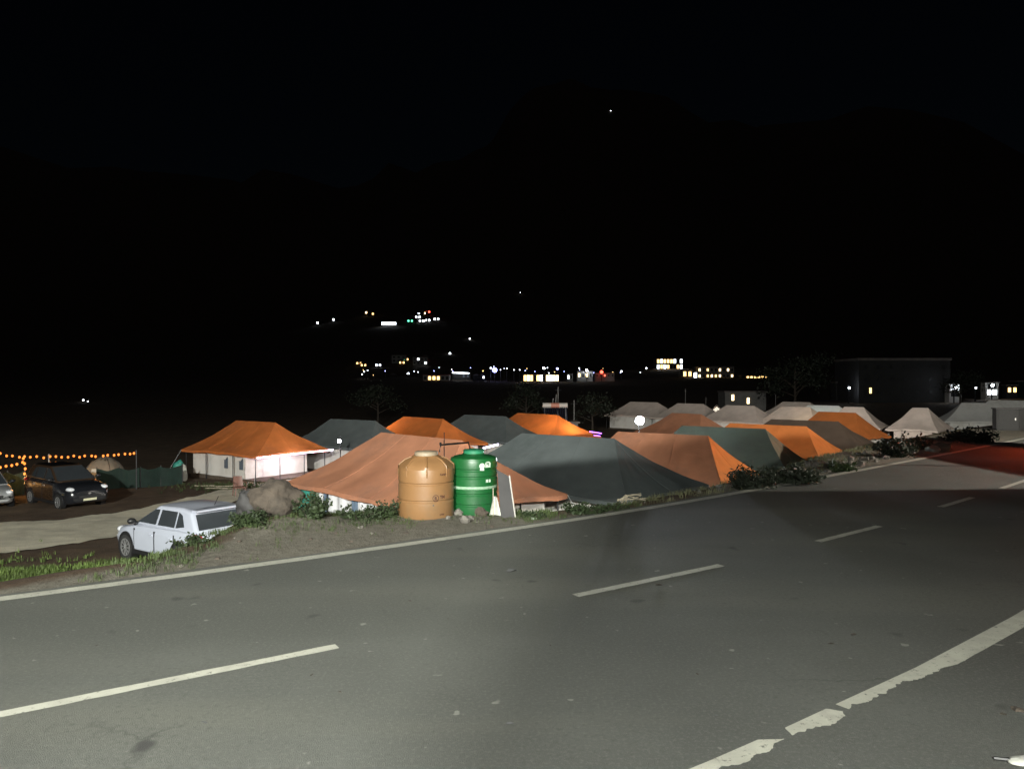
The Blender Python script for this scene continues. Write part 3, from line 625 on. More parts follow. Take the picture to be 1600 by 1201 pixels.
# angles are measured in the tank's own frame; the side facing the camera is near -90 degrees
to, tob = tank('tan plastic water tank with facetted dome and grooved body', to_loc, .515, .90, 1.13, M['tanko'], M['lid'], R(8), (.33,.64), True, .205)
A = R(-90-8)
lettering('Kaveri', .055, .5175, A+R(43), .80, M['ink'], tob)
lettering('R', .085, .5175, A+R(26), .365, M['ink'], tob)
lettering('TM', .075, .5175, A+R(41), .385, M['ink'], tob)
rg = MB(); 
for i in range(24):
    a, b = 2*math.pi*i/24, 2*math.pi*(i+1)/24; q = [(.062*math.cos(a),0,.062*math.sin(a)),(.062*math.cos(b),0,.062*math.sin(b)),(.05*math.cos(b),0,.05*math.sin(b)),(.05*math.cos(a),0,.05*math.sin(a))]
    rg.add(wrap(q, .5178, A+R(26), .395), [(0,1,2,3)])
rg.build('ring_emblem', M['ink'], tob)
lettering('LITRE', .04, .5175, A+R(40), .08, M['ink'], tob)
MB().add(wrap(disc(0,0,.014), .518, A+R(21), .27), [tuple(range(20))]).build('stain_spot', M['inkb'], tob)
tg_loc = Vector((-.74,14.22,0)); tg_loc.z = H(tg_loc.x, tg_loc.y)-.06
tg, tgb = tank('green plastic water tank with white stickers and a pale band', tg_loc, .455, 1.07, 1.19, M['tankg'], M['lidg'], R(3), (.24,.44,.76,.90), False, .19)
A = R(-90-3)
pb = MB().lathe([(.4585,.545),(.461,.55),(.461,.592),(.4585,.597)], 56).build('painted_band', M['band'], tgb, True)
MB().add(wrap(disc(0,0,.055), .4575, A+R(23), .985), [tuple(range(20))]).build('round_sticker', M['sticker'], tgb)
MB().add(wrap([(-.045,0,-.085),(.045,0,-.085),(.04,0,-.045),(-.04,0,-.045)], .4578, A+R(23), .985), [(0,1,2,3)]).build('sticker_foot', M['sticker'], tgb)
st = MB().add(wrap([(-.06,0,-.05),(0,0,-.045),(.06,0,-.05),(.065,0,.03),(.04,0,.06),(0,0,.065),(-.04,0,.06),(-.065,0,.03)], .4578, A+R(39), 1.0), [tuple(range(8))]).build('badge_sticker', M['sticker'], tgb)
MB().add(wrap(disc(.01,-.005,.012,8), .4582, A+R(39), 1.0), [tuple(range(8))]).build('badge_mark', M['inkb'], st)
st = MB().add(wrap([(-.055,0,-.028),(.055,0,-.028),(.055,0,.028),(-.055,0,.028)], .4578, A+R(40), .70), [(0,1,2,3)]).build('label_sticker', M['sticker'], tgb)
pp = thing('water_pipe', 'black feed pipe joining the two water tanks above their lids', 'pipe', (-1.25,13.95,0))
MB().tube([(-.12,-.08,1.16),(-.10,-.06,1.29),(.02,0,1.30),(.40,.40,1.30),(.44,.43,1.14)], .018, 8).build('pipe', M['black'], pp, True)
MB().tube([(-.10,-.06,1.29),(-.10,-.06,1.34)], .022, 8).build('tap', M['black'], pp, True)
MB().tube([(-.045,.1,0),(-.045,.1,1.52)], .009, 6).build('upright', M['pole'], pp)

# ------------------------------------------------------------------ cars (x forward, y left)
def car(label, loc, yaw, paint, side=None, L=4.0, W=1.74, Ht=1.5, tilt=0, plate='plate', antenna=True, rail=False):
    T = thing('parked_car', label, 'car', loc, yaw); T.rotation_euler = (0, tilt, yaw)
    side = side or paint; h = L/2; k = L/4.0
    hood = .93*Ht/1.5; belt = .99*Ht/1.5
    st = [(-h,.45,.86,.74),(-h+.06,.30,.95,.82),(-h+.25,.22,belt,.86),(-1.2*k,.20,belt+.02,.87),(0,.19,belt,.87),(.85*k,.19,hood+.03,.87),(1.2*k,.20,hood-.02,.865),(h-.35,.22,hood-.10,.84),(h-.12,.26,hood-.20,.78),(h,.34,hood-.32,.66)]
    mb = MB(); vs = []; n = 16; sc_ = W/1.74
    for x, zb, zt, hw in st:
        hw *= sc_; m_ = (zb+zt)/2
        half = [(hw*.80,zb),(hw*.94,zb+.05),(hw,zb+.22),(hw*1.005,m_+.05),(hw*.985,zt-.14),(hw*.95,zt-.05),(hw*.86,zt-.005),(hw*.4,zt+.02)]
        vs += [(x,y,z) for y, z in half] + [(x,-y,z) for y, z in half[::-1]]
    fs = [(i*n+j, i*n+(j+1)%n, (i+1)*n+(j+1)%n, (i+1)*n+j) for i in range(len(st)-1) for j in range(n)]
    fs += [tuple(range(n))[::-1], tuple((len(st)-1)*n+j for j in range(n))]
    fs = [f[::-1] for f in fs]
    body = mb.add(vs, fs).build('body', paint, T, True)
    # cabin
    yb, yt = .80*sc_, .62*sc_
    P = [(-h+.10,belt-.02),(-h+.56,Ht-.07),(-h+.95,Ht-.005),(.02*k,Ht-.02),(.98*k,hood+.02)]
    cab = MB(); q = []
    for (x, z) in P:
        f = (z-belt)/(Ht-belt); y = yb + (yt-yb)*max(0,min(1,f)); q += [(x,y,z),(x,-y,z)]
    cab.add(q, [(0,2,4,6,8),(9,7,5,3,1),(0,1,3,2),(2,3,5,4),(4,5,7,6),(6,7,9,8),(8,9,1,0)])
    c = cab.build('cabin', side, T, True)
    bv = c.modifiers.new('round', 'BEVEL'); bv.width = .06; bv.segments = 4; bv.limit_method = 'ANGLE'; bv.angle_limit = R(15)
    rf = MB().grid(lambda u, v: (-h+.58+(.05*k+h-.60)*u, (v-.5)*2*yt*.9, Ht-.018+.05*math.sin(math.pi*v)*math.sin(math.pi*(.1+.8*u))), 8, 8).build('roof', paint, T, 'all')
    def sidepane(name, pts, m, out=.006, par=None):
        for s in (1, -1):
            a = []
            for x, z in pts:
                f = (z-belt)/(Ht-belt); a.append((x, s*(yb+(yt-yb)*f + out), z))
            if s < 0: a = a[::-1]
            MB().sheet(a, (0, s, .25), .004).build(name, m, par or c)
    zt = Ht-.10; zb = belt+.035
    sidepane('window', [(-.10*k,zb),(.76*k,zb+.0),(.10*k,zt-.01),(-.10*k,zt)], M['glass'])
    sidepane('window', [(-.95*k,zb),(-.20*k,zb),(-.20*k,zt),(-.90*k,zt)], M['glass'])
    sidepane('window', [(-1.36*k,zb+.05),(-1.01*k,zb),(-.97*k,zt),(-1.14*k,zt-.06)], M['glass'])
    def cross(name, a, b, m, inset, f0, f1, dirx):
        (x0,z0),(x1,z1) = a, b; pts = []
        for f, s in ((f0,1),(f0,-1),(f1,-1),(f1,1)):
            x = x0+(x1-x0)*f; z = z0+(z1-z0)*f; g = (z-belt)/(Ht-belt); y = (yb+(yt-yb)*g)-inset; pts.append((x,s*y,z))
        MB().sheet(pts if dirx < 0 else pts[::-1], (dirx,0,.5), .008).build(name, m, c)
    cross('windscreen', P[4], P[3], M['glass'], .06, .08, .93, 1)
    cross('rear_window', P[0], P[1], M['glass'], .10, .12, .85, -1)
    MB().box((-h+.38,-yt*.95,Ht-.075),(-h+.62,yt*.95,Ht-.03)).build('spoiler', paint, T)
    for s in (1, -1):
        hl = MB().ball((h-.27,s*.66*sc_,hood-.20), .26, .15, .095, 14, 8).build('headlight', M['lens'], T, 'all')
        MB().ball((h-.10,s*.60*sc_,.42), .06, .09, .06, 10, 6).build('fog_lamp', M['lens'], T, 'all')
        MB().ball((-h+.16,s*.74*sc_,belt-.13), .17, .13, .10, 14, 8).build('tail_light', M['red'], T, 'all')
        mr = MB().ball((.72*k,s*(yb+.17),belt+.08), .09, .11, .075, 12, 8).build('mirror', M['black'], T, 'all')
        MB().box((.70*k,s*(yb-.02) if s>0 else -yb-.12,belt+.02),(.76*k,s*(yb+.12) if s>0 else -yb+.02,belt+.05)).build('mirror_arm', M['black'], mr)
        for x0, x1 in ((-.16*k,.80*k),(-1.05*k,-.18*k)):          # doors: thin skins proud of the body with a handle each
            d = MB().grid(lambda u, v: (x0+.012+(x1-x0-.024)*u, s*(.872*sc_+.004+.006*math.sin(math.pi*v)-.012*max(0,v-.75)*4*.25), .34+(belt-.16-.34)*v), 6, 6).build('door', side if s < 0 else paint, T, 'all')
            for xe in (x0, x1): MB().box((xe-.008,min(s*.85*sc_,s*(.872*sc_+.012)),.34),(xe+.008,max(s*.85*sc_,s*(.872*sc_+.012)),belt-.12)).build('door_gap', M['black'], d)
            hx = x0+.08; MB().box((hx,s*.885*sc_-.01,belt-.24),(hx+.17,s*.885*sc_+.018,belt-.20)).build('handle', M['rim'] if paint is not M['carw'] else M['carw'], d)
        MB().box((-1.0*k,s*.80*sc_-.05,.19),(.95*k,s*.80*sc_+.05,.30)).build('sill', M['black'], T)
        if rail: MB().tube([(-h+.6,s*yt*.92,Ht+.03),(-h+.75,s*yt*.92,Ht+.07),(.0,s*yt*.92,Ht+.07),(.12,s*yt*.92,Ht+.02)], .016, 6).build('roof_rail', M['rim'], T, True)
        for x in (1.22*k, -1.25*k):
            y0 = s*.70*sc_
            MB().tube([(x,y0,.34),(x,s*(.872*sc_+.012),.34)], .375, 26).build('wheel_arch', M['black'], T, True)
            wh = thing('wheel', None, None, (x, s*.80*sc_, .315)); wh.parent = T
            MB().tube([(0,-s*.09,0),(0,s*.085,0)], .315, 26).build('tyre', M['rubber'], wh, True)
            rim = MB(); rim.tube([(0,s*.086,0),(0,s*.094,0)], .05, 12)
            for i in range(10):
                a = 2*math.pi*i/10; b = a+.17
                rim.sheet([(math.cos(a)*.04,s*.088,math.sin(a)*.04),(math.cos(a-.09)*.205,s*.088,math.sin(a-.09)*.205),(math.cos(b-.03)*.205,s*.088,math.sin(b-.03)*.205),(math.cos(b+.2)*.04,s*.088,math.sin(b+.2)*.04)], (0,s,0), .012)
            for i in range(26):
                a, b = 2*math.pi*i/26, 2*math.pi*(i+1)/26
                rim.sheet([(math.cos(a)*.2,s*.088,math.sin(a)*.2),(math.cos(b)*.2,s*.088,math.sin(b)*.2),(math.cos(b)*.222,s*.088,math.sin(b)*.222),(math.cos(a)*.222,s*.088,math.sin(a)*.222)], (0,s,0), .014)
            rim.build('rim', M['rim'], wh, True)
    MB().box((h-.09,-.42,.50),(h+.012,.42,.60)).build('grille', M['black'], T)
    MB().box((h-.05,-.26,.38),(h+.022,.26,.47)).build('number_plate', M[plate], T)
    MB().box((-h-.012,-.26,.66),(-h+.05,.26,.77)).build('number_plate', M['plate'], T)
    MB().box((h-.07,-.05,.64),(h-.0,.05,.71)).build('badge', M['rim'], T)
    bp = MB().box((-h-.02,-.78*sc_,.33),(-h+.2,.78*sc_,.52)).build('bumper', M['black'], T)
    if antenna: MB().tube([(-h+.62,0,Ht+.02),(-h+.45,0,Ht+.24)], .008, 6).build('antenna', M['black'], T)
    return T
wc = Vector((-8.35,18.75,0)); 
car('white hatchback parked below the roadside mound in front of the boulder', (wc.x, wc.y, H(wc.x,wc.y)+.03), R(143.8), M['carw'], Ht=1.45, tilt=R(1.2))
car('dark people carrier with mirrored orange light coloured into its side', (-19.4,32.0,H(-19.4,32)-.02), R(-36), M['carb'], M['carrefl'], L=4.4, W=1.75, Ht=1.72)
car('silver car with a yellow number plate cut off by the left edge', (-22.75,31.6,H(-22.75,31.6)-.02), R(-46), M['cars'], L=4.0, Ht=1.45, plate='platey')

# ------------------------------------------------------------------ left camp corner
def string_lights(label, pts, ds, group=None):
    P = [at(x, y, d) for (x, y), d in zip(pts, ds)]
    t = thing('string_lights', label, 'string lights', P[0].to_tuple()); o = P[0]
    MB().tube([p - o + Vector((0,0,.06)) for p in P], .007, 5).build('cable', M['black'], t)
    b0 = None
    for p in P:
        if b0 is None:
            b0 = MB().ball((0,0,0), .052, .052, .065, 10, 8).build('bulb', M['bulb'], t, 'all'); b = b0
        else: b = b0.copy(); col.objects.link(b)
        b.location = p - o; b.parent = t
    return t
xs = [-12,0,10,19,30,38,47,57,68,78,87,96,106,115,124,132,143,149,161,168,178,185,195,203,209]
ys = [706,708,712,712,714,713,714,713,715,713,713,714,714,712,714,712,712,713,712,711,711,710,709,709,708]
s1 = string_lights('long string of orange bulbs above the dark car', list(zip(xs, ys)), [37]*len(xs))
for px, z1 in ((75,713),(212,707)):
    p = at(px, z1, 37); g = H(p.x, p.y)
    t = thing('string_light_post', 'slim pale post carrying the orange bulbs ' + ('behind the dark car' if px < 100 else 'at the right end of the string'), 'post', (p.x, p.y+.05, g))
    MB().tube([(0,0,-.2),(0,0,p.z-g+.12)], .03, 8).build('post', M['edge'] if px < 100 else M['pole'], t, True)
    MB().tube([(0,-.08,p.z-g+.05),(0,.03,p.z-g+.05)], .01, 6).build('hook', M['steel'], t)
string_lights('short string of orange bulbs by the left edge', [(-10,733),(0,730),(9,728),(18,727),(26,725),(35,722)], [34]*6)
string_lights('hanging string of orange bulbs beside the dark car', [(36,716),(38,724),(39,732),(38,740),(39,748),(40,757)], [34.2]*6)
for px, py, d, pw in ((20,732,37.6,40),(95,730,37.6,40),(170,726,37.6,18),(33,745,34.0,38)): light('POINT', at(px, py, d), pw, (1,.5,.15), radius=.3)
dt = thing('dome_tent', 'beige dome tent behind the green net', 'tent', (at(163,737,39).x, 39, H(-21.6,39)))
def dome(u, v):
    a = 2*math.pi*u; r = 1.0*math.cos(v*math.pi/2)*(1-.10*math.cos(4*a)); return (r*math.cos(a)*1.05, r*math.sin(a), 1.5*math.sin(v*math.pi/2)*(1+.02*math.cos(4*a)))
sh = MB().grid(dome, 32, 12).build('shell', M['dometent'], dt, 'all')
for a in (math.pi/4, 3*math.pi/4):
    MB().tube([(math.cos(a)*1.12*math.cos(q), math.sin(a)*1.12*math.cos(q), 1.53*math.sin(q)) for q in [math.pi*i/16 for i in range(17)]], .012, 6).build('tent_rod', M['pole'], dt, True)
MB().sheet([(-.3,-.99,.05),(.3,-.99,.05),(.22,-.80,.95),(-.22,-.80,.95)], (0,-1,.2), .01).build('door_flap', M['sack'], dt)
def net(label, pts, h, name='green_net', m='net'):
    P = [Vector(p) for p in pts]; t = thing(name, label, 'net fence', P[0].to_tuple()); o = P[0]
    def f(u, v):
        q = u*(len(P)-1); i = min(int(q), len(P)-2); p = P[i].lerp(P[i+1], q-i) - o
        return (p.x, p.y + .05*math.sin(q*7)*(1-.3*v), p.z + h*v*(1-.12*abs(math.sin(q*math.pi))) + .04*noise.noise(Vector((q*3, v, 0))))
    MB().grid(f, 40, 6).build('netting', M[m], t, 'all')
    for p in P: MB().tube([p-o+Vector((0,.06,-.1)), p-o+Vector((0,.06,h+.06))], .025, 6).build('post', M['pole'], t)
    return t
net('green net fence running from the dark car to the left tent', [on(x, y) for x, y in ((150,765),(185,763),(218,762),(250,760),(284,757))], 1.05)
net('green net sheet between the silver car and the dark car', [on(x, y) for x, y in ((-20,778),(10,776),(37,774))], 1.15)
sk = on(281,752); t = thing('covered_bundle', 'tall white bundle with a green cover left of the white tent wall', 'bundle', sk.to_tuple())
MB().ball((0,0,.42), .40, .34, .60, 18, 12, .22, 3).build('sack', M['sack'], t, 'all')
MB().ball((-.06,-.05,.82), .30, .28, .32, 16, 10, .3, 5).build('cover', M['tarp'], t, 'all')
# chair
cp = on(374,775); t = thing('plastic_chair', 'brown plastic armchair beside the left tent', 'chair', cp.to_tuple(), R(35))
MB().box((-.24,-.22,.40),(.24,.24,.435)).build('seat', M['chair'], t)
MB().grid(lambda u, v: ((u-.5)*(.46-.06*v), .24+.10*v+.04*(1-(2*u-1)**2), .44+.46*v), 8, 6).build('backrest', M['chair'], t, 'all')
for sx in (-1, 1):
    for sy in (-1, 1): MB().tube([(sx*.25,sy*.25,0),(sx*.21,sy*.2,.41)], .022, 8).build('leg', M['chair'], t, True)
    MB().tube([(sx*.26,-.24,.40),(sx*.27,-.22,.64),(sx*.26,.0,.66),(sx*.23,.29,.64)], .022, 8).build('armrest', M['chair'], t, True)
# planks and stones beside the tent
for i, (px, py, a, l) in enumerate(((318,760,.2,1.1),(330,762,-.1,1.5),(342,766,.05,1.3),(352,764,.35,.9))):
    p = on(px, py, .03+.03*i); t = thing('plank', 'weathered plank lying in the pile under the left tent', 'plank', p.to_tuple(), a, 'planks beside the left tent')
    MB().box((-l/2,-.06,0),(l/2,.06,.035)).build('board', M['plank'], t); MB().box((-l/2+.1,-.065,.036),(-l/2+.16,.065,.05)).build('batten', M['plank'], t)
# teal cloth and white curtains hanging under the eave of the faded tent, seen over the verge
def hanging(name, label, pa, pb, h, m, trim=None, n=24):
    pa, pb = Vector(pa), Vector(pb); t = thing(name, label, 'cloth', pa.to_tuple()); d = pb-pa; nn = d.cross(Vector((0,0,1))).normalized()
    MB().grid(lambda u, v: d*u + nn*(.05*math.sin(u*d.length*9+1)*(.4+v)+.03*noise.noise(Vector((u*7,v*3,h)))) + Vector((0,0,-h*v*(1+.10*noise.noise(Vector((u*5,1,h)))))), n, 6).build('cloth', M[m], t, 'all')
    if trim: MB().grid(lambda u, v: d*u - nn*.03 + Vector((0,0,.10-.13*v)), n, 1).build('trim', M[trim], t, 'all')
    return t
W4 = lambda x, z=1.55: L2W(t4, (x, -2.32, z))
X4 = 4.32/2+1.81
hanging('teal_cloth', 'teal cloth with a yellow border hung under the left eave of the faded tent', W4(-X4+.3,1.45), W4(-X4+1.75,1.45), .75, 'tarp', 'yel')
hanging('white_curtain', 'white tent curtain left of the first blue-grey door gap', W4(-X4+1.8), W4(-X4+2.3), 1.3, 'curtain')
hanging('blue_grey_curtain', 'narrow blue-grey curtain nearer the teal cloth', W4(-X4+2.3), W4(-X4+2.62), 1.3, 'bluegrey')
hanging('white_curtain', 'wide white tent curtain between two blue-grey curtains', W4(-X4+2.62), W4(-X4+4.0), 1.3, 'curtain')
hanging('blue_grey_curtain', 'narrow blue-grey curtain just left of the tan tank', W4(-X4+4.0), W4(-X4+4.35), 1.3, 'bluegrey')
hanging('white_curtain', 'white tent curtain partly hidden by the tan tank', W4(-X4+4.35), W4(-X4+5.4), 1.3, 'curtain')

# ------------------------------------------------------------------ verge: boulder, board, stones, weeds
bp_ = Vector((-4.2,12.9,0)); bp_.z = H(bp_.x,bp_.y)
t = thing('boulder', 'big brown boulder on the roadside mound by the white car', 'boulder', bp_.to_tuple(), R(10))
MB().ball((0.03,0,.22), .46, .42, .36, 40, 26, .26, 2).build('rock_mass', M['rock'], t, 'all')
MB().ball((-.40,-.06,.16), .22, .22, .26, 24, 16, .45, 9).build('grey_shoulder', M['board'], t, 'all')
bx = Vector((-.10,13.5,0)); bx.z = H(bx.x,bx.y)
t = thing('leaning_board', 'grey board with a pale edge leaning beside the green tank', 'board', bx.to_tuple(), R(-6))
MB().sheet([(-.10,0,-.05),(.16,0,-.05),(.02,.22,.72),(-.20,.22,.84)], (0,-1,.3), .02).build('sheet', M['board'], t)
MB().tube([(.17,-.01,-.06),(.03,.21,.74)], .014, 6).build('edge_strip', M['edge'], t)
t = thing('white_sheet', 'torn white sheet between the green tank and the grey board', 'sheet', (bx.x-.23, bx.y+.1, bx.z))
MB().grid(lambda u, v: ((u-.5)*.22*(1-.7*v)+.02, .05*math.sin(u*5), .02+.34*v), 8, 8).build('cloth', M['sack'], t, 'all')
MB().tube([(-.02,.04,0),(-.02,.04,.52)], .01, 5).build('stake', M['plank'], t)
def stone(label, p, r, seed, m='stone', flat=.65, group=None, name='stone', sink=.25):
    o = MB().ball((0,0,0), r, r*rnd(.7,1), r*flat, 10, 7, .5, seed).build(name, M[m], None, True, (p[0], p[1], p[2]+r*flat*(1-sink)-.02), rnd(0,6))
    return tag(o, label, 'stone', group)
for i, (px, py, r) in enumerate(((727,818,.10),(752,806,.12),(735,812,.07),(716,806,.09),(700,812,.05))):
    p = on(px, py); stone('rough stone heaped at the foot of the two tanks', p, r, i+30, 'rock' if i == 1 else 'stone', .8, 'stones at the foot of the tanks')
stone('flat pale stone lit yellowish on the right verge', on(1457,706), .30, 51, 'stone', .45)
stone('flat grey-brown stone next to the pale one on the right verge', on(1473,707), .36, 52, 'rock', .6)
for i in range(70):
    px = rnd(1175,1420); base = np.interp(px, [1175,1250,1400,1420], [766,752,724,720])
    p = on(px, base - rnd(5, np.interp(px,[1175,1300,1420],[14,24,28]))); stone('small pale stone strewn along the right roadside verge', p, rnd(.04,.12), i+60, 'stone', rnd(.5,.9), 'small stones along the right verge')
for i in range(46):
    px = rnd(150,1000); s = rnd(.4,2.4); a = road_pt(rnd(-6,4), s); stone('small stone lying on the gravel verge near the tanks', (a[0],a[1],H(a[0],a[1])), rnd(.015,.05), i+200, RND.choice(('stone','rock')), .6, 'small stones on the near verge')
# stack of sticks at the verge
p = on(985,787); t = thing('stick_pile', 'low pile of broken sticks on the verge below the floodlight', 'sticks', p.to_tuple())
for i in range(7): MB().tube([(rnd(-.35,-.1),rnd(-.1,.1),rnd(0,.08)),(rnd(-.1,.1),rnd(-.05,.05),rnd(.08,.18)),(rnd(.1,.35),rnd(-.1,.1),rnd(.02,.2))], rnd(.012,.022), 6, r2=.008).build('stick', M['plank'], t, True)
p = on(735,842) if False else Vector((*road_pt(.9,.55), 0)); stone('single white pebble beside the edge line right of the tanks', (p.x,p.y,H(p.x,p.y)), .05, 301, 'sticker')
# litter on the near shoulder
q = Vector((3.28,4.82,.0)); t = thing('plastic_sheet', 'scrap of pale plastic on the near shoulder, bottom right corner', 'litter', q.to_tuple())
MB().ball((.12,-.02,.015), .16, .07, .022, 16, 8, .3, 4).build('scrap', M['sack'], t, 'all'); MB().tube([(-.10,.03,.012),(.0,.0,.014),(.03,-.03,.012)], .012, 6).build('knot', M['black'], t)
for i, (px, py, r) in enumerate(((1592,1110,.05),(1570,1116,.03),(1520,1112,.018),(1418,1178,.022),(1545,1134,.012),(1583,1098,.02))):
    stone('dark pebble on the dusty near shoulder', ((px-800)/F*2875/(py-595), 2875/(py-595), .0), r, i+320, 'rock', .5, 'pebbles on the near shoulder', sink=.3)

def blades(pts, h0, h1, wd, n, lean=.5):
    mb = MB()
    for x, y, z in pts:
        for _ in range(n):
            a = rnd(0, 6.283); h = rnd(h0, h1); l = h*rnd(.1, lean); bx_, by = x+rnd(-.06,.06), y+rnd(-.06,.06); c, s = math.cos(a), math.sin(a)
            b = len(mb.v); w_ = wd*rnd(.6,1.2)
            mb.v += [(bx_-s*w_,by+c*w_,z-.02),(bx_+s*w_,by-c*w_,z-.02),(bx_+c*l*.45+s*w_*.7,by+s*l*.45-c*w_*.7,z+h*.6),(bx_+c*l*.45-s*w_*.7,by+s*l*.45+c*w_*.7,z+h*.6),(bx_+c*l,by+s*l,z+h)]
            mb.f += [(b,b+1,b+2,b+3),(b+3,b+2,b+4)]
    return mb
def scatter(n, fn):
    P = np.array([fn() for _ in range(n)]); z = height(P[:,0], P[:,1]); return [(a,b,c) for (a,b),c in zip(P.tolist(), z.tolist())]
def vw_at(t): return float(np.interp(t, [-9,-7,-5.3,-4.4,-3.5,-2.4,.45,1.1,3.5,9,16,23,32,60], [.6,.75,1.15,1.8,2.5,2.7,2.4,.9,.5,1.0,2.3,3.2,3.6,4]))
def vpt(t0, t1, s0, s1):
    def f():
        while True:
            t = rnd(t0, t1); s = vw_at(t) + RND.gauss((s0+s1)/2, (s1-s0)/2); p = road_pt(t, s)
            if noise.noise(Vector((p[0]*1.1, p[1]*1.1, 2))) > -.12 and s > .35: return (p[0]+rnd(-.25,.25), p[1]+rnd(-.2,.2))
    return f
tag(blades(scatter(1500, vpt(-6.0,3.5,-.7,.5)), .02, .085, .006, 6).build('grass', M['grass']), 'short weedy grass along the lip of the near verge', 'grass', kind='stuff')
tag(blades(scatter(1100, vpt(3.5,26,-.6,.4)), .03, .11, .008, 5).build('grass', M['dry']), 'dry weedy grass along the right verge', 'grass', kind='stuff')
def lp():
    while True:
        x, y = RND.gauss(-11.2,3.2), RND.gauss(16.2,1.3)
        if noise.noise(Vector((x*.8, y*.8, 7))) > -.25: return (x, y)
tag(blades(scatter(2600, lp), .04, .15, .012, 6, .9).build('grass', M['lush']), 'green grass patch below the verge in front of the white car', 'grass', kind='stuff')
def lp2(): return (RND.gauss(-14,1.6), RND.gauss(38,1.0))
tag(blades(scatter(420, lp2), .05, .22, .015, 5, .8).build('grass', M['grass']), 'weeds at the foot of the left tent', 'grass', kind='stuff')

def bush(label, p, rx, rz, n, m='leafd', spiky=False, group=None, leaf=.045, name='roadside_bush'):
    t = thing(name, label, 'bush', (p[0],p[1],p[2])); mb = MB(); stm = MB()
    for i in range(max(8, n//60)):
        a = rnd(0,6.283); r = rx*math.sqrt(rnd(0,1)); hh = rz*rnd(.55,1.15)*(1-.45*(r/rx)**2)
        e = Vector((math.cos(a)*r, math.sin(a)*r*.8, hh)); b = Vector((e.x*.25, e.y*.25, -.05)); mid = b.lerp(e,.5) + Vector((0,0,.06))
        stm.tube([b, mid, e], .008, 4, False, .003)
        for k in range(n//max(8, n//60)):
            f = rnd(.25,1.08); c = b.lerp(e, f) + Vector((RND.gauss(0,.07),RND.gauss(0,.07),RND.gauss(0,.05)))*(rx/.5)
            u = Vector((rnd(-1,1),rnd(-1,1),rnd(-.3,1))).normalized(); v = u.cross(Vector((rnd(-1,1),rnd(-1,1),rnd(-1,1)))).normalized()
            l = leaf*rnd(.6,1.4); w_ = l*(.22 if spiky else .45)
            mb.add([c-u*l*.2, c+u*l*.5+v*w_, c+u*l*1.3, c+u*l*.5-v*w_], [(0,1,2,3)])
    mb.build('foliage', M[m], t); stm.build('stems', M['bark'], t)
    return t
bush('spiky dark bush in front of the bright orange tent end', on(1180,766), .60, .52, 1500, spiky=True, leaf=.09)
bush('round dark bush in front of the dark green tent end', on(1240,757), .62, .45, 1400, leaf=.07)
bush('low green bush in front of the bright orange tent', on(1313,738), .5, .26, 800, 'leaf', leaf=.07)
bush('square dark bush beside the dark brown tent', on(1400,713), .72, .62, 1300, leaf=.08)
bush('dark bush under the wall of the peaked cream tent', on(1430,702), .7, .35, 700, leaf=.08)
bush('dark bush right of the peaked cream tent', on(1515,689), 1.1, .36, 1300, leaf=.1)
bush('dark green bush right of the boulder under the teal cloth', on(488,812), .33, .42, 1100, 'leaf', leaf=.045)
bush('low weeds in front of the white curtains', on(600,806), .45, .2, 700, 'leaf', leaf=.04)
bush('low green weeds left of the tan tank', on(560,810), .38, .16, 500, 'leaf', leaf=.04)
bush('green weeds right of the leaning board', on(905,806), .40, .16, 700, 'leaf', leaf=.045)
bush('thin weeds on the dark verge under the grey tent', on(955,797), .35, .09, 350, 'leaf', leaf=.04)
bush('low grassy bush covering the mound behind the white car', on(388,822), .36, .16, 900, 'leaf', leaf=.04)
bush('low weeds on the slope below the white car door', on(300,850), .28, .09, 350, 'leaf', leaf=.04)
bush('tuft of weeds between the board and the faded tent wall', on(830,811), .3, .08, 300, 'leaf', leaf=.04)
# dark box at the right edge
p = on(1588,672); t = thing('metal_cabinet', 'dark metal cabinet on the verge at the right edge', 'cabinet', p.to_tuple(), R(-20))
MB().box((-.95,-.4,0),(.95,.4,1.05)).build('cabinet_body', M['rubber'], t); MB().box((-1.0,-.45,1.051),(1.0,.45,1.1)).build('top', M['board'], t)
for x in (-.46,.46): 
    d = MB().box((x-.42,-.42,.06),(x+.42,-.402,1.0)).build('door', M['rubber'], t); MB().box((x+.3,-.44,.5),(x+.34,-.421,.62)).build('handle', M['steel'], d)

# ------------------------------------------------------------------ beyond the camp
def tree(label, p, h, r, n, m='leafd', bare=False, name='tree'):
    t = thing(name, label, 'tree', (p[0],p[1],p[2])); tr_ = MB(); tr_.tube([(0,0,-.3),(.05,0,h*.3),(0,.1,h*.6),(.1,0,h*.85)], h*.028, 8, r2=h*.008)
    cl = []
    for i in range(10):
        a = rnd(0,6.283); z0 = h*rnd(.3,.7); e = Vector((math.cos(a)*r*rnd(.5,.95), math.sin(a)*r*rnd(.5,.95), z0+h*rnd(.12,.3)))
        tr_.tube([(0,0,z0),(e.x*.5,e.y*.5,z0+(e.z-z0)*.6),tuple(e)], h*.010, 6, r2=h*.003); cl.append(e)
    tr_.build('trunk', M['bark'], t, True); mb = MB(); cl.append(Vector((0,0,h*.9)))
    for k in range(n):
        c = cl[k % len(cl)] + Vector((RND.gauss(0,r*.24),RND.gauss(0,r*.24),RND.gauss(0,h*.07)))
        u = Vector((rnd(-1,1),rnd(-1,1),rnd(-1,1))).normalized(); v = u.cross(Vector((rnd(-1,1),rnd(-1,1),rnd(-1,1)))).normalized(); l = h*.028*rnd(.6,1.4)
        mb.add([c-u*l, c+v*l*.5, c+u*l, c-v*l*.5], [(0,1,2,3)])
    mb.build('crown', M[m], t); return t
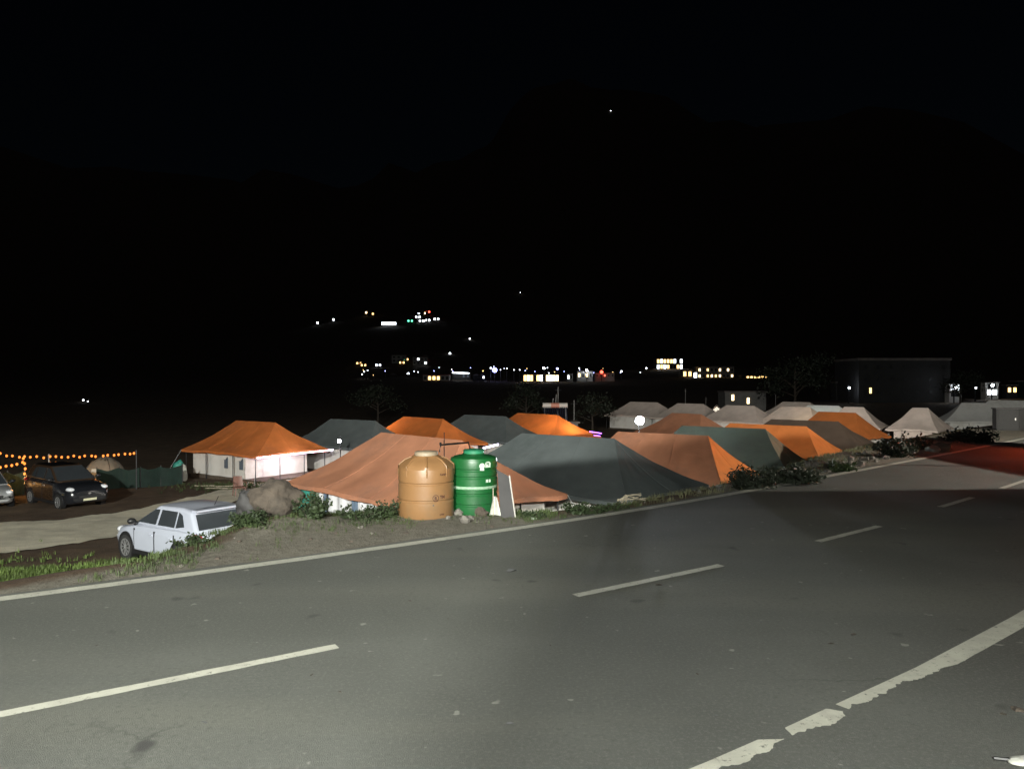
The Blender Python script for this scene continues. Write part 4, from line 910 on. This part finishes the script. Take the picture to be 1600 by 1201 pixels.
def far_d(px, py, dmin=380, dmax=4000):                   # distance at which a photo pixel meets the far terrain
    rx, rz = (px-800)/F, (HY-py)/F; d = np.arange(dmin, dmax, 8.0); hit = np.nonzero(CAMH + rz*d <= height(rx*d, d))[0]
    return float(d[hit[0]]) if len(hit) else dmax
def gz(px, d): x = (px-800)/F*d; return (x, d, H(x, d))
tree('pale sparse tree behind the camp left of the floodlight', gz(925,74), 4.6, 1.9, 700, 'leafd')
tree('tall dim tree left of the grey block with two lit windows', gz(1242,118), 9.2, 4.5, 2200, 'leafd')
tree('dim rounded tree beyond the farther orange tent', gz(822,88), 5.0, 2.2, 1200, 'leafd')
tree('dark bushy tree beyond the glowing orange tent', gz(590,92), 5.2, 3.2, 1300, 'leafd')
tree('dark tree right of the big dark building', gz(1500,135), 6.5, 3, 1200, 'leafd')
def house(label, px0, px1, py0, py1, d, wall, lit, cols, rows, group=None, depth=.6, roofm='roof', fill=.62, litp=.85, gable=False, base_ext=1.5, name='far_building', door=False):
    x0, x1 = (px0-800)/F*d, (px1-800)/F*d; z1 = CAMH+(HY-py0)/F*d; z0 = CAMH+(HY-py1)/F*d
    cx = (x0+x1)/2; wd = (x1-x0); g = min(H(cx,d), z0) if base_ext else z0
    t = thing(name, label, 'building', (cx, d, g), 0, group); hh = z1-g; dp = max(wd*depth, 1.5)
    wl = MB().box((-wd/2,0,-base_ext),(wd/2,dp,hh)).build('wall', M[wall], t)
    if gable:
        rf = MB().sheet([(-wd/2*1.08,-.3,hh),(wd/2*1.08,-.3,hh),(0,-.3,hh+wd*.25)], (0,1,0), dp+.6).build('roof', M[roofm], t)
    else: rf = MB().box((-wd/2-.2,-.2,hh+.001),(wd/2+.2,dp+.2,hh+.02*wd+.1)).build('roof', M[roofm], t)
    zb = z0-g; ch = (hh-zb)/rows; cw = wd/cols
    for r_ in range(rows):
        for c_ in range(cols):
            on_ = rnd(0,1) < litp; dark_ = M['mesh'] if d < 140 else M['black']
            xa = -wd/2 + cw*(c_+.5); za = zb + ch*(r_+.5); a, b = cw*fill/2, ch*fill/2
            wn = MB().box((xa-a,-.05,za-b),(xa+a,-.012,za+b)).build('window', M[RND.choice(lit)] if on_ else dark_, t)
            MB().box((xa-a-.05,-.09,za-b-.08),(xa+a+.05,-.0,za-b-.005)).build('sill', M[wall], wn)
    return t
house('white four-bay hotel block with lit rooms on the slope above the floodlight', 1026, 1067, 560, 577, 600, 'wallw', ['litwhite','litwhite','litgold'], 8, 2, fill=.66, litp=.8)
house('long warm-lit hotel right of the white hotel block', 1090, 1147, 573, 592, 450, 'wallw', ['litgold','litwin','litwin'], 9, 2, fill=.42, litp=.6)
house('small golden-lit house between the two hotels', 1066, 1082, 577, 591, 455, 'wallw', ['litgold'], 2, 1, fill=.5, litp=1)
house('pale lit house front in the trees left of the long hotel', 1083, 1090, 580, 592, 440, 'wallw', ['litwhite'], 1, 1, fill=.6, litp=1)
bl = house('grey flat-roofed block behind the tents', 1133, 1197, 613, 632, 130, 'conc', ['litwin'], 1, 1, fill=.01, litp=0)
for px, py in ((1145,621),(1169,626)):
    p = at(px, py, 130); wn = MB().box((-.20,-.06,-.5),(.20,-.012,.5)).build('window', M['litwin'], bl, loc=(p.x-bl.location.x, 0, p.z-bl.location.z)); MB().box((-.28,-.1,-.58),(.28,-.005,-.505)).build('sill', M['conc'], wn)
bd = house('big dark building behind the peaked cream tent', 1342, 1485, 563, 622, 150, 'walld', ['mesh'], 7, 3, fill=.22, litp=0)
for px, py, m in ((1360,610,'litgold'),(1316,608,'edge'),(1321,608,'litwhite')):
    if px > 1340: p = at(px, py, 150); wn = MB().box((-.22,-.07,-.55),(.22,-.06,.55)).build('window', M[m], bd, loc=(p.x-bd.location.x, 0, p.z-bd.location.z)); MB().box((-.3,-.1,-.65),(.3,-.005,-.56)).build('sill', M['conc'], wn)
house('low house with one lit door left of the big dark building', 1306, 1338, 598, 618, 160, 'walld', ['litwhite'], 4, 1, fill=.25, litp=.3)
house('roadside shop with a white-lit front right of the dark building', 1483, 1502, 600, 621, 148, 'wallw', ['litwhite'], 1, 2, fill=.7, litp=.6)
house('second roadside shop with a lit awning near the right edge', 1540, 1560, 598, 618, 158, 'wallw', ['litwhite'], 1, 2, fill=.7, litp=.55)
house('roadside stall with a warm light at the right edge', 1573, 1590, 602, 616, 160, 'walld', ['litgold','litwin'], 2, 1, fill=.5, litp=1)
house('dark green shed cut by the right edge', 1591, 1625, 596, 622, 165, 'net', ['mesh'], 2, 1, fill=.4, litp=0)
house('long brightly lit yellowish shop row across the valley', 818, 873, 585, 596, 350, 'wallw', ['litwin','litwhite','litgold'], 11, 1, fill=.8, litp=.9)
house('lit stall cluster with red awnings, leftmost of the valley row', 661, 702, 586, 595, 380, 'wallw', ['litgold','litwin'], 6, 1, fill=.6, litp=.7, roofm='roofr')
house('shed with a long white tube light across the valley', 707, 735, 583, 592, 385, 'walld', ['litgreen','mesh'], 4, 1, fill=.4, litp=.3)
house('faintly lit grey house right of the long shop row', 886, 895, 584, 594, 360, 'wallw', ['litwhite'], 2, 1, fill=.5, litp=.8)
house('low house with a white lamp, centre of the valley row', 902, 926, 580, 592, 360, 'wallw', ['litwin','litwhite'], 4, 1, fill=.45, litp=.7)
house('house with a red lit sign in the valley row', 930, 960, 583, 590, 365, 'wallw', ['litred'], 5, 1, fill=.35, litp=.35)
house('green-lit shop below the hillside cluster', 612, 634, 555, 566, far_d(623,567)-4, 'wallw', ['litgreen','mesh'], 3, 2, fill=.5, litp=.5)
house('white-lit house right of the green-lit shop', 645, 668, 558, 570, far_d(656,571)-4, 'wallw', ['litwhite','mesh'], 4, 2, fill=.45, litp=.45)
house('row of low golden-lit huts right of the long hotel', 1160, 1200, 587, 591, 430, 'walld', ['litgold'], 7, 1, fill=.6, litp=.75)
# tube light on the shed
p0, p1 = at(707,582,384), at(733,583,384); t = thing('tube_light', 'long white tube light on the shed across the valley', 'lamp', p0.to_tuple())
MB().tube([(0,-.5,0),tuple(p1-p0+Vector((0,-.5,0)))], .30, 6).build('tube', M['litwhite'], t); MB().tube([(0,-.2,.2),tuple(p1-p0+Vector((0,-.2,.2)))], .2, 6).build('housing', M['pole'], t)
def far_lamp(px, py, d, m, r, label, group=None):
    if py < 560:
        d0 = d; d = far_d(px, py+2) - 3; r *= d/d0
    p = at(px, py, d); g = min(H(p.x, d), p.z-1.5); t = thing('distant_lamp', label, 'lamp', (p.x, d, g), 0, group); hh = p.z-g
    MB().tube([(0,.3,-.5),(0,.3,hh+.5)], .10+.0002*d, 5).build('pole', M['pole'], t); MB().ball((0,0,hh), r, r, r, 10, 6).build('lamp_head', M[m], t, 'all')
    return t
far_lamp(773,578,365,'litblue',1.15,'blue-white lamp above the valley row left of the long shop row')
far_lamp(767,575,366,'litwhite',.40,'small white lamp just left of the blue-white lamp')
far_lamp(850,575,352,'lampw',.42,'bright white lamp above the long yellowish shop row')
far_lamp(871,576,350,'litblue',.45,'small violet-blue lamp right of the bright white valley lamp')
far_lamp(917,578,358,'lampw',.40,'white lamp on the low house in the valley row')
far_lamp(940,581,364,'litred',.8,'red lamp on the house with the red sign')
far_lamp(703,552,700,'litwhite',.9,'white lamp alone below the hillside lights')
far_lamp(734,529,760,'litwhite',.7,'small white lamp alone right of the hillside lights')
far_lamp(130,625,150,'litwhite',.16,'small white lamp alone in the dark far left')
far_lamp(137,627,151,'litwhite',.10,'fainter lamp beside the small white lamp at far left')
far_lamp(813,457,1300,'litwhite',.5,'faint lamp on the dark mountain above the valley row')
far_lamp(954,174,2450,'litwhite',1.2,'tiny lone lamp high on the dark mountain')
far_lamp(1327,606,150,'lampw',.16,'white globe lamp left of the big dark building')
far_lamp(1525,606,150,'litwhite',.22,'white lamp between the two roadside shops')
far_lamp(971,580,400,'litwhite',.45,'white lamp left of the floodlight beam area in the valley')
far_lamp(1010,575,420,'litwhite',.40,'white lamp left of the white hotel block')
far_lamp(1310,587,190,'litwhite',.12,'tiny white lamp left of the dark building roof')
far_lamp(1492,603,146,'lampw',.22,'bright lamp on the front of the first roadside shop')
far_lamp(1551,602,156,'lampw',.22,'bright lamp on the front of the second roadside shop')
for px in (782,792,803,812,905): far_lamp(px, 577+rnd(-2,2), 370, 'litwhite', .22, 'dim lamp in the chain between the two bright valley lamps' if px < 900 else 'dim lamp right of the violet-blue lamp', 'chain of dim valley lamps' if px < 900 else None)
for i in range(34):
    px = rnd(560, 1010); py = 583 - 6*math.sin((px-560)/450*3) + rnd(-5, 6); far_lamp(px, py, rnd(385,430), RND.choice(('litwhite','litwhite','litblue','litgold')), rnd(.14,.30), 'faint lamp scattered in the dense band of valley lights', 'faint lamps in the valley band')
HL = [(499,505,900,'litwhite'),(524,500,900,'litwhite'),(575,489,950,'litwin'),(580,491,950,'litgold'),(641,502,930,'litgreen'),(645,500,930,'litwin'),(653,496,940,'litwhite'),(657,491,950,'litwhite'),(661,490,950,'litwin'),(668,488,960,'litred'),(659,502,930,'litwhite'),(668,501,930,'litwhite'),(682,499,940,'litwhite'),
      (561,568,560,'litgold'),(568,571,560,'litgold'),(591,571,560,'litwhite'),(601,580,470,'litblue'),(614,589,430,'edge'),(628,567,555,'litgold'),(634,562,556,'litgold'),(744,590,372,'litwhite'),(753,590,372,'litwhite'),(664,560,556,'litred')]
for px, py, d, m in HL:
    if py < 572: d = far_d(px, py+2.5) - 4
    pxw = 3.6
    house('small house with a lit window scattered on the dark hillside', px-pxw*1.5, px+pxw*1.5, py-pxw, py+pxw*.6, d, 'walld', [m], 2, 1, 'lit houses on the dark hillside', fill=.46, litp=.85, gable=True, base_ext=2, name='hillside_house')
house('hillside building with a long white-lit gallery', 596, 619, 503, 508, far_d(607,509)-4, 'walld', ['litwhite'], 7, 1, fill=.8, litp=.9)
# poles and the solar water heater hut behind the tents
for px, py0, d, lb in ((1071,607,100,'slim pole behind the far cream tents'),(1103,620,100,'short slim pole left of the grey block'),(1212,578,120,'tall pole in front of the tall dim tree'),(872,604,66,'bare forked pole by the solar heater'),(897,625,64,'thin pole right of the solar heater')):
    p = at(px, py0, d); g = H(p.x, d); t = thing('utility_pole', lb, 'pole', (p.x, d, g)); hh = p.z-g
    MB().tube([(0,0,-.3),(0,0,hh)], .06, 6, r2=.04).build('pole', M['conc'], t); MB().tube([(-.3,0,hh-.3),(.3,0,hh-.3)], .03, 6).build('crossarm', M['pole'], t)
hp = at(868,665,62); t = thing('wash_block', 'low flat-roofed wash block beyond the glowing orange tent', 'hut', (hp.x, 62, -3.2))
MB().box((-1.9,0,-.2),(1.9,2.6,2.15)).build('wall', M['conc'], t); MB().box((-2.05,-.15,2.151),(2.05,2.75,2.27)).build('roof', M['roof'], t)
MB().box((.9,-.03,0),(1.6,-.005,1.9)).build('door', M['edge'], t)
t = thing('solar_water_heater', 'solar water heater with a pale cylinder on the wash block roof', 'water heater', (hp.x, 62, -.93))
MB().tube([(-1.05,.6,1.35),(1.05,.6,1.35)], .22, 16).build('cylinder', M['heater'], t, True); MB().tube([(-.35,.6,1.35),(.35,.6,1.35)], .224, 16).build('band', M['heatr'], t, True)
for i in range(12): x = -.95+1.9*i/11; MB().tube([(x,.5,1.2),(x,-.7,.15)], .035, 6).build('glass_tube', M['panel'], t, True)
for x in (-.9,.9): MB().tube([(x,.6,0),(x,.6,1.3)], .03, 6).build('leg', M['steel'], t); MB().tube([(x,-.75,0),(x,.6,1.2)], .025, 6).build('rail', M['steel'], t)
for x, hh in ((.05,2.3),(-.2,1.95)): MB().tube([(x,.6,1.5),(x+.05,.6,hh)], .03, 6).build('vent_pipe', M['steel'], t)


# fallen leaves and scraps on the asphalt
for i, (px, py, r) in enumerate(((797,1133,.035),(1335,993,.04),(1300,1007,.035),(980,1072,.02),(1090,1055,.02),(487,1056,.025),(800,893,.10),(530,1083,.02),(640,940,.03),(1215,1002,.02),(700,968,.02),(1030,915,.05),(318,1131,.03),(150,1010,.02),(860,1010,.018),(1120,1120,.02))):
    d = 2875/(py-595); lf = MB(); k = 8; a0 = rnd(0,6.28)
    rim = [(math.cos(a0)*r*math.cos(q)-math.sin(a0)*r*.5*math.sin(q), math.sin(a0)*r*math.cos(q)+math.cos(a0)*r*.5*math.sin(q), .008+.3*r*abs(math.sin(q))*rnd(.2,1)) for q in [2*math.pi*j/k for j in range(k)]]
    lf.add([(0,0,.006)] + rim, [(0, 1+j, 1+(j+1)%k) for j in range(k)])
    o = lf.build('fallen_leaf', M['bark'] if i % 3 else M['inkb'], None, False, ((px-800)/F*d, d, 0)); tag(o, 'dark dry leaf lying on the asphalt', 'leaf', 'dry leaves on the road')
